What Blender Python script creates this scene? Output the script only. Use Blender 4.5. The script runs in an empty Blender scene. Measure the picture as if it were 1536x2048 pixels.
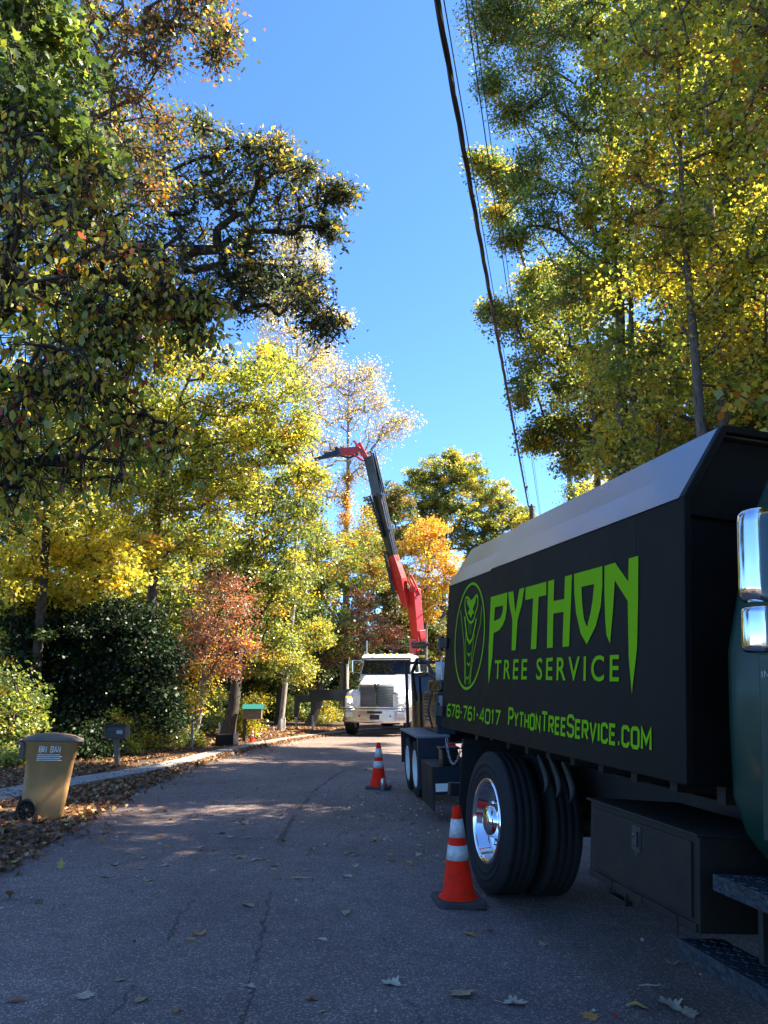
import bpy, bmesh, math, random
import numpy as np
from mathutils import Vector, Matrix, Euler
random.seed(7)
SC = bpy.context.scene
COL = SC.collection
rad = math.radians
# ------------------------------------------------------------------ camera
PITCH, CAM_H, FPX = rad(12.5), 1.55, 1540.0
cd = bpy.data.cameras.new('camera'); cam = bpy.data.objects.new('camera', cd); COL.objects.link(cam)
cam.location = (0, 0, CAM_H); cam.rotation_euler = (math.pi/2 + PITCH, 0, 0)
cd.sensor_fit = 'VERTICAL'; cd.sensor_height = 24.0; cd.sensor_width = 18.0
cd.lens = 24.0*FPX/2048.0; cd.clip_start = 0.05; cd.clip_end = 2000
SC.camera = cam
# ------------------------------------------------------------------ light
SUN_AZ, SUN_EL = rad(80), rad(46)          # azimuth clockwise from +Y
SC.world = bpy.data.worlds.new("World"); SC.world.use_nodes = True
wn = SC.world.node_tree; bg = wn.nodes['Background']
sky = wn.nodes.new('ShaderNodeTexSky'); sky.sky_type = 'NISHITA'; sky.sun_disc = False
sky.sun_elevation = SUN_EL; sky.sun_rotation = SUN_AZ
sky.air_density = 1.0; sky.dust_density = 0.15; sky.ozone_density = 5.0; sky.altitude = 300
tint = wn.nodes.new('ShaderNodeMix'); tint.data_type = 'RGBA'; tint.blend_type = 'MULTIPLY'; tint.inputs[0].default_value = 1.0
tint.inputs[7].default_value = (0.52, 0.71, 0.93, 1)      # deep blue autumn air
wn.links.new(sky.outputs[0], tint.inputs[6]); wn.links.new(tint.outputs[2], bg.inputs[0]); bg.inputs[1].default_value = 0.09
sd = bpy.data.lights.new('sun', 'SUN'); sd.energy = 5.0; sd.angle = rad(0.5); sd.color = (1.0, 0.90, 0.72)
sun = bpy.data.objects.new('sun', sd); COL.objects.link(sun)
sv = Vector((math.sin(SUN_AZ)*math.cos(SUN_EL), math.cos(SUN_AZ)*math.cos(SUN_EL), math.sin(SUN_EL)))
sun.rotation_euler = sv.to_track_quat('Z', 'Y').to_euler(); sun.location = (25, 10, 30)
SC.view_settings.view_transform = 'Standard'; SC.view_settings.look = 'None'
SC.view_settings.exposure = 2.32; SC.view_settings.gamma = 1.0; SC.view_settings.use_curve_mapping = False
SC.render.engine = 'CYCLES'
SC.cycles.max_bounces = 6; SC.cycles.transmission_bounces = 4; SC.cycles.glossy_bounces = 3; SC.cycles.diffuse_bounces = 4
SC.render.resolution_x = 768; SC.render.resolution_y = 1024

def at(px, py, Y):
    """world point seen at photo pixel (px,py) whose forward distance is Y"""
    c, s = math.cos(PITCH), math.sin(PITCH); u = (1024-py)/FPX
    d = Vector(((px-768)/FPX, c-u*s, s+u*c)); t = Y/d.y
    return Vector((0, 0, CAM_H)) + d*t

# ------------------------------------------------------------------ ground shape
EL = np.array([(-30,-3.6),(0,-3.15),(3,-3.15),(7,-3.26),(8.3,-3.37),(10.2,-3.54),(11.8,-3.67),(14,-3.78),(16.8,-3.8),(21.5,-3.45),(26,-2.6),(31,-0.8),(36,2.0),(41,6.2),(46,13.5),(50,24),(53,40)])
ROADW = 6.3
def el(y): return np.interp(y, EL[:,0], EL[:,1])
def sstep(a, b, x):
    t = np.clip((x-a)/(b-a), 0, 1); return t*t*(3-2*t)
def gz(x, y):
    x = np.asarray(x, float); y = np.asarray(y, float)
    lon = -0.016*np.clip(y-12, 0, 26)
    s = x-el(y)
    m = np.clip(s-3.6, 0, None)
    cr = -0.077*np.minimum(m, 2.9) + 0.10*np.clip(s-7.6, 0, 14)
    lf = 0.03*np.clip(-s-1.0, 0, 6) - 0.05*np.clip(-s-8, 0, 30)
    fade = 1-sstep(24, 34, y)
    return lon + cr*fade + lf
def gpt(x, y): return Vector((x, y, float(gz(x, y))))
def ground_at(px, py):
    lo, hi = 1.0, 80.0
    for _ in range(50):
        m = (lo+hi)/2; p = at(px, py, m)
        if p.z > float(gz(p.x, p.y)): lo = m
        else: hi = m
    p = at(px, py, lo); p.z = float(gz(p.x, p.y)); return p

# ------------------------------------------------------------------ materials
def nm(name):
    m = bpy.data.materials.new(name); m.use_nodes = True
    nt = m.node_tree; return m, nt, nt.nodes, nt.links, nt.nodes['Principled BSDF']
def mat(name, col, rough=0.5, metal=0.0, var=0.0, scale=8.0, bump=0.0, bscale=60.0, emit=None, coat=0.0, dirt=None, spec=0.5):
    m, nt, N, L, P = nm(name)
    P.inputs['Roughness'].default_value = rough; P.inputs['Metallic'].default_value = metal
    P.inputs['Specular IOR Level'].default_value = spec
    P.inputs['Coat Weight'].default_value = coat; P.inputs['Coat Roughness'].default_value = 0.06
    base = N.new('ShaderNodeRGB'); base.outputs[0].default_value = (*col, 1); out = base.outputs[0]
    tc = N.new('ShaderNodeTexCoord')
    if var:
        no = N.new('ShaderNodeTexNoise'); no.inputs['Scale'].default_value = scale; no.inputs['Detail'].default_value = 6
        no.inputs['Roughness'].default_value = 0.65
        L.new(tc.outputs['Object'], no.inputs['Vector'])
        mx = N.new('ShaderNodeMix'); mx.data_type = 'RGBA'
        mr = N.new('ShaderNodeMapRange'); mr.inputs['From Min'].default_value = .35; mr.inputs['From Max'].default_value = .7
        L.new(no.outputs[0], mr.inputs[0]); L.new(mr.outputs[0], mx.inputs[0])
        d = dirt or tuple(c*(1-var) for c in col)
        mx.inputs[7].default_value = (*d, 1); L.new(out, mx.inputs[6]); out = mx.outputs[2]
        mr2 = N.new('ShaderNodeMapRange'); mr2.inputs['To Min'].default_value = max(0.03, rough-.12); mr2.inputs['To Max'].default_value = min(1, rough+.2)
        L.new(no.outputs[0], mr2.inputs[0]); L.new(mr2.outputs[0], P.inputs['Roughness'])
    L.new(out, P.inputs['Base Color'])
    if bump:
        b = N.new('ShaderNodeBump'); b.inputs['Strength'].default_value = bump; b.inputs['Distance'].default_value = 0.01
        n2 = N.new('ShaderNodeTexNoise'); n2.inputs['Scale'].default_value = bscale; n2.inputs['Detail'].default_value = 5
        L.new(tc.outputs['Object'], n2.inputs['Vector']); L.new(n2.outputs[0], b.inputs['Height']); L.new(b.outputs[0], P.inputs['Normal'])
    if emit:
        P.inputs['Emission Color'].default_value = (*emit[0], 1); P.inputs['Emission Strength'].default_value = emit[1]
    return m
M = {}
M['black_paint'] = mat('black_paint', (0.0035,0.0034,0.003), 0.5, var=.5, scale=3, bump=.08, bscale=9, dirt=(0.0085,0.0075,0.0055), spec=.16)
M['roof_paint'] = mat('roof_paint', (0.26,0.26,0.265), 0.30, .75, var=.4, scale=2.5, bump=.06, bscale=6, dirt=(0.34,0.335,0.33), coat=.1)
M['trim_black'] = mat('trim_black', (0.012,0.012,0.013), 0.4, var=.3)
M['dark_steel'] = mat('dark_steel', (0.010,0.010,0.010), 0.6, .0, var=.5, scale=14, bump=.2, dirt=(0.022,0.017,0.013))
M['steel'] = mat('steel', (0.45,0.45,0.46), 0.35, 1.0, var=.3, scale=20)
M['chrome'] = mat('chrome', (0.82,0.83,0.85), 0.07, 1.0)
M['polished'] = mat('polished', (0.75,0.76,0.78), 0.16, 1.0, var=.15, scale=10)
M['rubber'] = mat('rubber', (0.009,0.009,0.010), 0.75, var=.5, scale=12, bump=.3, bscale=80, dirt=(0.018,0.017,0.016), spec=.3)
M['green_paint'] = mat('green_paint', (0.001,0.032,0.020), 0.38, coat=.12, var=.2, scale=4)
M['lime'] = mat('lime', (0.19,0.42,0.004), 0.6, spec=.08)
M['tool_paint'] = mat('tool_paint', (0.017,0.014,0.009), 0.5, var=.6, scale=5, bump=.1, dirt=(0.009,0.008,0.007), spec=.3)
M['tread'] = mat('tread', (0.07,0.085,0.10), 0.55, .9, var=.6, scale=30, bump=1.0, bscale=45, dirt=(0.03,0.035,0.04))
M['orange'] = mat('orange', (0.95,0.014,0.0), 0.6, var=.12, scale=10, dirt=(0.55,0.02,0.004), spec=.15)
M['collar'] = mat('collar', (0.62,0.63,0.62), 0.45, var=.35, scale=30, dirt=(0.4,0.38,0.34))
M['cone_base'] = mat('cone_base', (0.02,0.02,0.022), 0.7, var=.5, dirt=(0.05,0.045,0.04), bump=.2)
M['tan_plastic'] = mat('tan_plastic', (0.46,0.27,0.11), 0.5, var=.2, scale=6, bump=.05, dirt=(0.36,0.215,0.09), spec=.3)
M['lid_plastic'] = mat('lid_plastic', (0.10,0.075,0.065), 0.5, var=.3, dirt=(0.16,0.12,0.09))
M['brown_plastic'] = mat('brown_plastic', (0.12,0.07,0.04), 0.55, var=.3)
M['white_label'] = mat('white_label', (0.75,0.74,0.70), 0.6)
M['grey_label'] = mat('grey_label', (0.42,0.43,0.43), 0.6, var=.5, scale=60, dirt=(0.12,0.13,0.14))
M['white_paint'] = mat('white_paint', (0.74,0.75,0.76), 0.22, coat=.6, var=.1, scale=3)
M['grille'] = mat('grille', (0.16,0.16,0.17), 0.3, .8, var=.3, scale=50)
M['glass'] = mat('glass', (0.006,0.008,0.010), 0.03, spec=.35)
M['lamp_on'] = mat('lamp_on', (0.9,0.9,0.8), .2, emit=((1.0,0.92,0.72), 14))
M['lens'] = mat('lens', (0.6,0.62,0.6), .12, coat=1.0)
M['amber'] = mat('amber', (0.55,0.12,0.01), .25, emit=((1.0,0.35,0.05), .6))
M['brown_lamp'] = mat('brown_lamp', (0.28,0.05,0.018), .35)
M['crane_red'] = mat('crane_red', (0.50,0.018,0.014), .35, coat=.3, var=.2, scale=4)
M['crane_black'] = mat('crane_black', (0.006,0.006,0.008), .3, var=.4, scale=6, coat=.3)
M['chip_blue'] = mat('chip_blue', (0.008,0.018,0.034), .35, var=.4, scale=6, coat=.3)
M['fender_top'] = mat('fender_top', (0.20,0.21,0.23), .45, .3, var=.4)
M['white_rim'] = mat('white_rim', (0.6,0.6,0.58), .45, var=.3, scale=20)
M['red_reflect'] = mat('red_reflect', (0.5,0.015,0.015), .3)
M['yellow'] = mat('yellow', (0.6,0.5,0.04), .5)
M['teal_roof'] = mat('teal_roof', (0.01,0.13,0.12), .5, var=.2)
M['wood_grey'] = mat('wood_grey', (0.20,0.15,0.10), .8, var=.5, scale=12, bump=.4)
M['wood_pale'] = mat('wood_pale', (0.50,0.45,0.38), .8, var=.4, scale=9, bump=.5)
M['pole_wood'] = mat('pole_wood', (0.13,0.09,0.06), .85, var=.5, scale=10, bump=.5)
M['cable'] = mat('cable', (0.012,0.012,0.013), .5)
M['latch_metal'] = mat('latch_metal', (0.10,0.10,0.10), 0.4, .8, var=.5, scale=40)
M['can'] = mat('can', (0.35,0.37,0.38), .3, .8)
M['concrete'] = mat('concrete', (0.30,0.29,0.27), .85, var=.35, scale=7, bump=.5, bscale=90)
M['hose'] = mat('hose', (0.015,0.015,0.015), .5)

def bark(name, a, b):
    m, nt, N, L, P = nm(name)
    tc = N.new('ShaderNodeTexCoord'); mp = N.new('ShaderNodeMapping'); mp.inputs['Scale'].default_value = (14, 14, 3)
    no = N.new('ShaderNodeTexNoise'); no.inputs['Scale'].default_value = 1.5; no.inputs['Detail'].default_value = 8; no.inputs['Roughness'].default_value = .7
    L.new(tc.outputs['Object'], mp.inputs[0]); L.new(mp.outputs[0], no.inputs['Vector'])
    cr = N.new('ShaderNodeValToRGB'); cr.color_ramp.elements[0].position = .35; cr.color_ramp.elements[1].position = .65
    cr.color_ramp.elements[0].color = (*a, 1); cr.color_ramp.elements[1].color = (*b, 1)
    L.new(no.outputs[0], cr.inputs[0]); L.new(cr.outputs[0], P.inputs['Base Color']); P.inputs['Roughness'].default_value = .9
    bp = N.new('ShaderNodeBump'); bp.inputs['Strength'].default_value = .7; bp.inputs['Distance'].default_value = .02
    L.new(no.outputs[0], bp.inputs['Height']); L.new(bp.outputs[0], P.inputs['Normal'])
    return m
M['bark'] = bark('bark', (0.045,0.035,0.027), (0.17,0.14,0.11))
M['bark_pale'] = bark('bark_pale', (0.14,0.12,0.095), (0.36,0.32,0.27))
M['bark_dark'] = bark('bark_dark', (0.02,0.016,0.012), (0.075,0.06,0.045))

def leafmat(name, stops, transl=0.44, gloss=0.045):
    m = bpy.data.materials.new(name); m.use_nodes = True; nt = m.node_tree; N = nt.nodes; L = nt.links
    N.remove(N['Principled BSDF']); out = N['Material Output']
    at_ = N.new('ShaderNodeAttribute'); at_.attribute_name = 'v'
    cr = N.new('ShaderNodeValToRGB'); e = cr.color_ramp.elements
    while len(e) < len(stops): e.new(0.5)
    for i, (p, c) in enumerate(stops): e[i].position = p; e[i].color = (*c, 1)
    L.new(at_.outputs['Fac'], cr.inputs[0])
    df = N.new('ShaderNodeBsdfDiffuse'); tr = N.new('ShaderNodeBsdfTranslucent'); gl = N.new('ShaderNodeBsdfGlossy')
    gl.inputs['Roughness'].default_value = .42; gl.inputs['Color'].default_value = (.9,.95,.9,1)
    L.new(cr.outputs[0], df.inputs[0])
    hs = N.new('ShaderNodeHueSaturation'); hs.inputs['Saturation'].default_value = 1.03; hs.inputs['Value'].default_value = 2.0
    L.new(cr.outputs[0], hs.inputs['Color']); L.new(hs.outputs[0], tr.inputs[0])
    a = N.new('ShaderNodeMixShader'); a.inputs[0].default_value = transl; b = N.new('ShaderNodeMixShader'); b.inputs[0].default_value = gloss
    L.new(df.outputs[0], a.inputs[1]); L.new(tr.outputs[0], a.inputs[2]); L.new(a.outputs[0], b.inputs[1]); L.new(gl.outputs[0], b.inputs[2])
    L.new(b.outputs[0], out.inputs[0]); return m
G1,G2,G3 = (0.035,0.06,0.016),(0.085,0.13,0.026),(0.18,0.23,0.036)
YG,YE,YO,OR,RU,RE,BR = (0.38,0.37,0.045),(0.66,0.54,0.05),(0.60,0.38,0.04),(0.42,0.17,0.03),(0.22,0.09,0.04),(0.36,0.04,0.03),(0.14,0.08,0.04)
LM = {
 'yellowgreen': leafmat('leaf_yellowgreen', [(0,G2),(.3,G3),(.6,YG),(.85,YE),(1,OR)]),
 'yellow': leafmat('leaf_yellow', [(0,G3),(.25,YG),(.65,YE),(.9,YO),(1,OR)]),
 'oak': leafmat('leaf_oak', [(0,G1),(.4,G2),(.65,G3),(.9,YG),(1,OR)], .4),
 'olive': leafmat('leaf_olive', [(0,G1),(.3,G2),(.6,(0.16,0.18,0.035)),(.85,YG),(1,YO)]),
 'hickory': leafmat('leaf_hickory', [(0,(0.03,0.045,0.018)),(.5,(0.06,0.085,0.028)),(.9,(0.13,0.14,0.04)),(1,YO)], .35, .05),
 'dogwood': leafmat('leaf_dogwood', [(0,G2),(.3,G3),(.5,YG),(.68,YO),(.82,RU),(1,RE)], .42),
 'sparse': leafmat('leaf_sparse', [(0,G2),(.35,G3),(.6,RU),(.85,OR),(1,YO)], .3),
 'pale': leafmat('leaf_pale', [(0,G3),(.3,(0.45,0.40,0.12)),(.7,(0.55,0.42,0.16)),(1,(0.5,0.28,0.12))]),
 'red': leafmat('leaf_red', [(0,G2),(.2,RU),(.5,(0.36,0.15,0.09)),(.75,(0.38,0.085,0.05)),(.9,OR),(1,YE)]),
 'brown': leafmat('leaf_brown', [(0,G1),(.35,G2),(.6,(0.17,0.13,0.04)),(.85,(0.28,0.16,0.05)),(1,YO)], .35),
 'gold': leafmat('leaf_gold', [(0,G3),(.2,YE),(.6,YO),(1,OR)]),
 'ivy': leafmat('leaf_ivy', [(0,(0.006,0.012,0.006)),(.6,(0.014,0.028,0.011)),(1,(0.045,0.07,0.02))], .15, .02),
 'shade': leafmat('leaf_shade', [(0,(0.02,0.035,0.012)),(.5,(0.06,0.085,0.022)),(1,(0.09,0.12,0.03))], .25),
 'litter': leafmat('leaf_litter', [(0,(0.06,0.03,0.02)),(.35,(0.16,0.075,0.035)),(.65,(0.28,0.13,0.06)),(.9,(0.40,0.24,0.12)),(1,(0.45,0.35,0.12))], .12, .04),
 'chips': leafmat('wood_chip', [(0,(0.12,0.10,0.08)),(.5,(0.30,0.25,0.18)),(1,(0.5,0.44,0.33))], .0, .03),
}

# asphalt --------------------------------------------------------------------
def asphalt():
    m, nt, N, L, P = nm('asphalt')
    geo = N.new('ShaderNodeNewGeometry')
    def noise(sc, det=4, ro=.6, vec=None):
        n = N.new('ShaderNodeTexNoise'); n.inputs['Scale'].default_value = sc; n.inputs['Detail'].default_value = det; n.inputs['Roughness'].default_value = ro
        L.new(vec or geo.outputs['Position'], n.inputs['Vector']); return n.outputs[0]
    def mth(op, a, b=None, c=None):
        n = N.new('ShaderNodeMath'); n.operation = op
        for i, v in enumerate((a, b, c)):
            if v is None: continue
            if isinstance(v, (int, float)): n.inputs[i].default_value = v
            else: L.new(v, n.inputs[i])
        return n.outputs[0]
    def mr(v, a, b, c=0., d=1.):
        n = N.new('ShaderNodeMapRange'); L.new(v, n.inputs[0])
        for i, k in enumerate((a, b, c, d)): n.inputs[i+1].default_value = k
        return n.outputs[0]
    sx = N.new('ShaderNodeSeparateXYZ'); L.new(geo.outputs['Position'], sx.inputs[0]); X, Y = sx.outputs[0], sx.outputs[1]
    vo = N.new('ShaderNodeTexVoronoi'); vo.inputs['Scale'].default_value = 125; L.new(geo.outputs['Position'], vo.inputs['Vector'])
    sc = N.new('ShaderNodeSeparateColor'); L.new(vo.outputs['Color'], sc.inputs[0])
    grain = mth('POWER', sc.outputs[0], 6.0)
    big = noise(.55, 6, .62); mid = noise(5, 5, .6)
    v = mth('MULTIPLY_ADD', grain, 0.26, 0.084)
    v = mth('MULTIPLY', v, mr(big, .3, .7, .72, 1.3)); v = mth('MULTIPLY', v, mr(mid, .3, .7, .85, 1.15))
    # wheel paths, slightly polished
    wp = mth('SUBTRACT', X, mth('MULTIPLY', Y, -.03))
    w1 = mr(mth('ABSOLUTE', mth('ADD', wp, 1.9)), .2, .65, 1.14, 1.0); v = mth('MULTIPLY', v, w1)
    cmb = N.new('ShaderNodeCombineColor')
    L.new(mth('MULTIPLY', v, 1.40), cmb.inputs[0]); L.new(mth('MULTIPLY', v, 1.0), cmb.inputs[1]); L.new(mth('MULTIPLY', v, .85), cmb.inputs[2])
    # cracks
    crk = None
    def crack(x0, sl, y0, y1, w, seed, curve=0.0, amp=.16):
        nonlocal crk
        mp = N.new('ShaderNodeMapping'); mp.inputs['Location'].default_value = (seed, seed*2, 0); L.new(geo.outputs['Position'], mp.inputs[0])
        n1 = noise(2.2, 9, .72, mp.outputs[0]); n2 = noise(1.3, 3, .5, mp.outputs[0])
        yy = mth('SUBTRACT', Y, y0)
        cx = mth('ADD', mth('MULTIPLY_ADD', yy, sl, x0), mth('MULTIPLY', mth('MULTIPLY', yy, yy), curve))
        cx = mth('ADD', cx, mth('MULTIPLY', mth('SUBTRACT', n1, .5), amp*2))
        d = mth('ABSOLUTE', mth('SUBTRACT', X, cx))
        k = mr(d, w*.4, w, 1, 0)
        k = mth('MULTIPLY', k, mr(n2, .40, .50, 0, 1))
        k = mth('MULTIPLY', k, mth('MULTIPLY', mr(Y, y0, y0+.3), mr(Y, y1-.5, y1, 1, 0)))
        crk = k if crk is None else mth('MAXIMUM', crk, k)
    crack(-.55, -.085, 2.6, 6.5, .011, 1.0); crack(-1.25, -.05, 3.2, 6.5, .008, 5.0)
    crack(.35, -.12, 2.4, 4.6, .007, 13.0)
    crack(-1.02, -.045, 8.0, 15.5, .035, 21.0, .012, .10)
    mx = N.new('ShaderNodeMix'); mx.data_type = 'RGBA'; L.new(mth('MULTIPLY', crk, .62), mx.inputs[0]); L.new(cmb.outputs[0], mx.inputs[6]); mx.inputs[7].default_value = (0.012,0.012,0.012,1)
    # dusty brown gutters at the road edge
    L.new(mx.outputs[2], P.inputs['Base Color'])
    P.inputs['Roughness'].default_value = .82
    bp = N.new('ShaderNodeBump'); bp.inputs['Strength'].default_value = .75; bp.inputs['Distance'].default_value = .006
    L.new(mth('SUBTRACT', mth('ADD', sc.outputs[1], mth('MULTIPLY', noise(40, 4), 1.0)), mth('MULTIPLY', crk, 3.0)), bp.inputs['Height']); L.new(bp.outputs[0], P.inputs['Normal'])
    return m
M['asphalt'] = asphalt()
def soil():
    m, nt, N, L, P = nm('soil')
    geo = N.new('ShaderNodeNewGeometry'); no = N.new('ShaderNodeTexNoise'); no.inputs['Scale'].default_value = 9; no.inputs['Detail'].default_value = 9; no.inputs['Roughness'].default_value = .75
    L.new(geo.outputs['Position'], no.inputs['Vector'])
    cr = N.new('ShaderNodeValToRGB'); e = cr.color_ramp.elements; e[0].position = .3; e[0].color = (.03,.02,.012,1); e[1].position = .7; e[1].color = (.15,.085,.045,1)
    x = e.new(.5); x.color = (.08,.045,.025,1)
    L.new(no.outputs[0], cr.inputs[0]); L.new(cr.outputs[0], P.inputs['Base Color']); P.inputs['Roughness'].default_value = .95
    bp = N.new('ShaderNodeBump'); bp.inputs['Distance'].default_value = .04; L.new(no.outputs[0], bp.inputs['Height']); L.new(bp.outputs[0], P.inputs['Normal'])
    return m
M['soil'] = soil()

# ------------------------------------------------------------------ object helpers
def tag(o, label=None, cat=None, group=None, kind=None):
    if label: o['label'] = label
    if cat: o['category'] = cat
    if group: o['group'] = group
    if kind: o['kind'] = kind
    return o
def empty(name, loc=(0,0,0), rot=(0,0,0), label=None, cat=None, group=None):
    o = bpy.data.objects.new(name, None); COL.objects.link(o); o.location = loc; o.rotation_euler = rot
    o.empty_display_size = .2
    return tag(o, label, cat, group)
class MB:
    """collects shapes; build() links them as ONE mesh object"""
    def __init__(s): s.v = []; s.f = []; s.sm = []; s.mi = []; s.cur = 0
    def add(s, vs, fs, smooth=False):
        k = len(s.v); s.v += [tuple(v) for v in vs]; s.f += [tuple(i+k for i in f) for f in fs]; s.sm += [smooth]*len(fs); s.mi += [s.cur]*len(fs); return s
    def box(s, c, d, bev=0.0, rot=None):
        bm = bmesh.new(); bmesh.ops.create_cube(bm, size=1.0)
        for v in bm.verts: v.co = Vector((v.co.x*d[0], v.co.y*d[1], v.co.z*d[2]))
        if bev: bmesh.ops.bevel(bm, geom=bm.edges[:], offset=min(bev, min(d)*.45), segments=2, affect='EDGES', profile=.6)
        R_ = rot.to_matrix() if isinstance(rot, Euler) else (rot or Matrix.Identity(3))
        vs = [R_ @ v.co + Vector(c) for v in bm.verts]; bm.verts.index_update()
        fs = [[v.index for v in f.verts] for f in bm.faces]; bm.free(); return s.add(vs, fs)
    def b2(s, a, b, bev=0.0):
        return s.box([(a[i]+b[i])/2 for i in range(3)], [abs(b[i]-a[i]) for i in range(3)], bev)
    def tube(s, pts, r, n=8, caps=True):
        pts = [Vector(p) for p in pts]; rs = r if isinstance(r, (list, tuple)) else [r]*len(pts)
        vs = []; up = Vector((0,0,1)); 
        t0 = (pts[1]-pts[0]).normalized(); a = t0.cross(up)
        if a.length < .1: a = t0.cross(Vector((1,0,0)))
        a.normalize()
        for i, p in enumerate(pts):
            t = (pts[min(i+1, len(pts)-1)]-pts[max(i-1, 0)]).normalized()
            a = (a-t*a.dot(t)).normalized(); b = t.cross(a)
            for k in range(n):
                w = 2*math.pi*k/n; vs.append(p+(a*math.cos(w)+b*math.sin(w))*rs[i])
        fs = [[i*n+k, i*n+(k+1)%n, (i+1)*n+(k+1)%n, (i+1)*n+k] for i in range(len(pts)-1) for k in range(n)]
        s.add(vs, fs, True)
        if caps: s.add(vs[:n], [list(range(n))[::-1]]); s.add(vs[-n:], [list(range(n))])
        return s
    def lathe(s, prof, o, axis=(0,0,1), n=32, smooth=True):
        ax = Vector(axis).normalized(); a = ax.orthogonal().normalized(); b = ax.cross(a); o = Vector(o); vs = []
        for r, h in prof:
            for k in range(n):
                w = 2*math.pi*k/n; vs.append(o+ax*h+(a*math.cos(w)+b*math.sin(w))*r)
        fs = [[i*n+k, i*n+(k+1)%n, (i+1)*n+(k+1)%n, (i+1)*n+k] for i in range(len(prof)-1) for k in range(n)]
        return s.add(vs, fs, smooth)
    def prism(s, poly, ax, a, b):
        """poly in the two axes other than ax, extruded from a to b along ax"""
        def mk(p, h):
            q = list(p); q.insert(ax, h); return Vector(q)
        n = len(poly); vs = [mk(p, a) for p in poly]+[mk(p, b) for p in poly]
        fs = [list(range(n))[::-1], [n+i for i in range(n)]]+[[i, (i+1)%n, n+(i+1)%n, n+i] for i in range(n)]
        return s.add(vs, fs)
    def loft(s, rings, smooth=True, caps=True):
        n = len(rings[0]); vs = [p for r in rings for p in r]
        fs = [[i*n+k, i*n+(k+1)%n, (i+1)*n+(k+1)%n, (i+1)*n+k] for i in range(len(rings)-1) for k in range(n)]
        s.add(vs, fs, smooth)
        if caps: s.add(rings[0], [list(range(n))[::-1]]); s.add(rings[-1], [list(range(n))])
        return s
    def build(s, name, m, parent=None, off=None, bevel=0.0, fixn=True):
        me = bpy.data.meshes.new(name); vs = s.v
        if off is not None: vs = [(v[0]-off[0], v[1]-off[1], v[2]-off[2]) for v in vs]
        me.from_pydata(vs, [], s.f); me.polygons.foreach_set('use_smooth', s.sm)
        ms = m if isinstance(m, (list, tuple)) else [m]
        for x in ms: me.materials.append(M[x] if isinstance(x, str) else x)
        if len(ms) > 1: me.polygons.foreach_set('material_index', s.mi)
        if fixn:
            bm = bmesh.new(); bm.from_mesh(me); bmesh.ops.recalc_face_normals(bm, faces=bm.faces[:]); bm.to_mesh(me); bm.free()
        me.update()
        o = bpy.data.objects.new(name, me); COL.objects.link(o)
        if parent: o.parent = parent
        if bevel:
            md = o.modifiers.new('bevel', 'BEVEL'); md.width = bevel; md.segments = 2; md.limit_method = 'ANGLE'; md.angle_limit = rad(40)
        return o
def copy_tree(o, parent=None):
    c = o.copy(); COL.objects.link(c)
    if parent: c.parent = parent
    for ch in list(o.children): copy_tree(ch, c)
    return c
def rrect(cx, cy, w, h, r, n=5):
    out = []
    for (sx, sy, a0) in ((1,1,0),(-1,1,90),(-1,-1,180),(1,-1,270)):
        for k in range(n+1):
            a = rad(a0+90*k/n); out.append((cx+sx*(w/2-r)+math.cos(a)*r, cy+sy*(h/2-r)+math.sin(a)*r))
    return out

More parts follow.
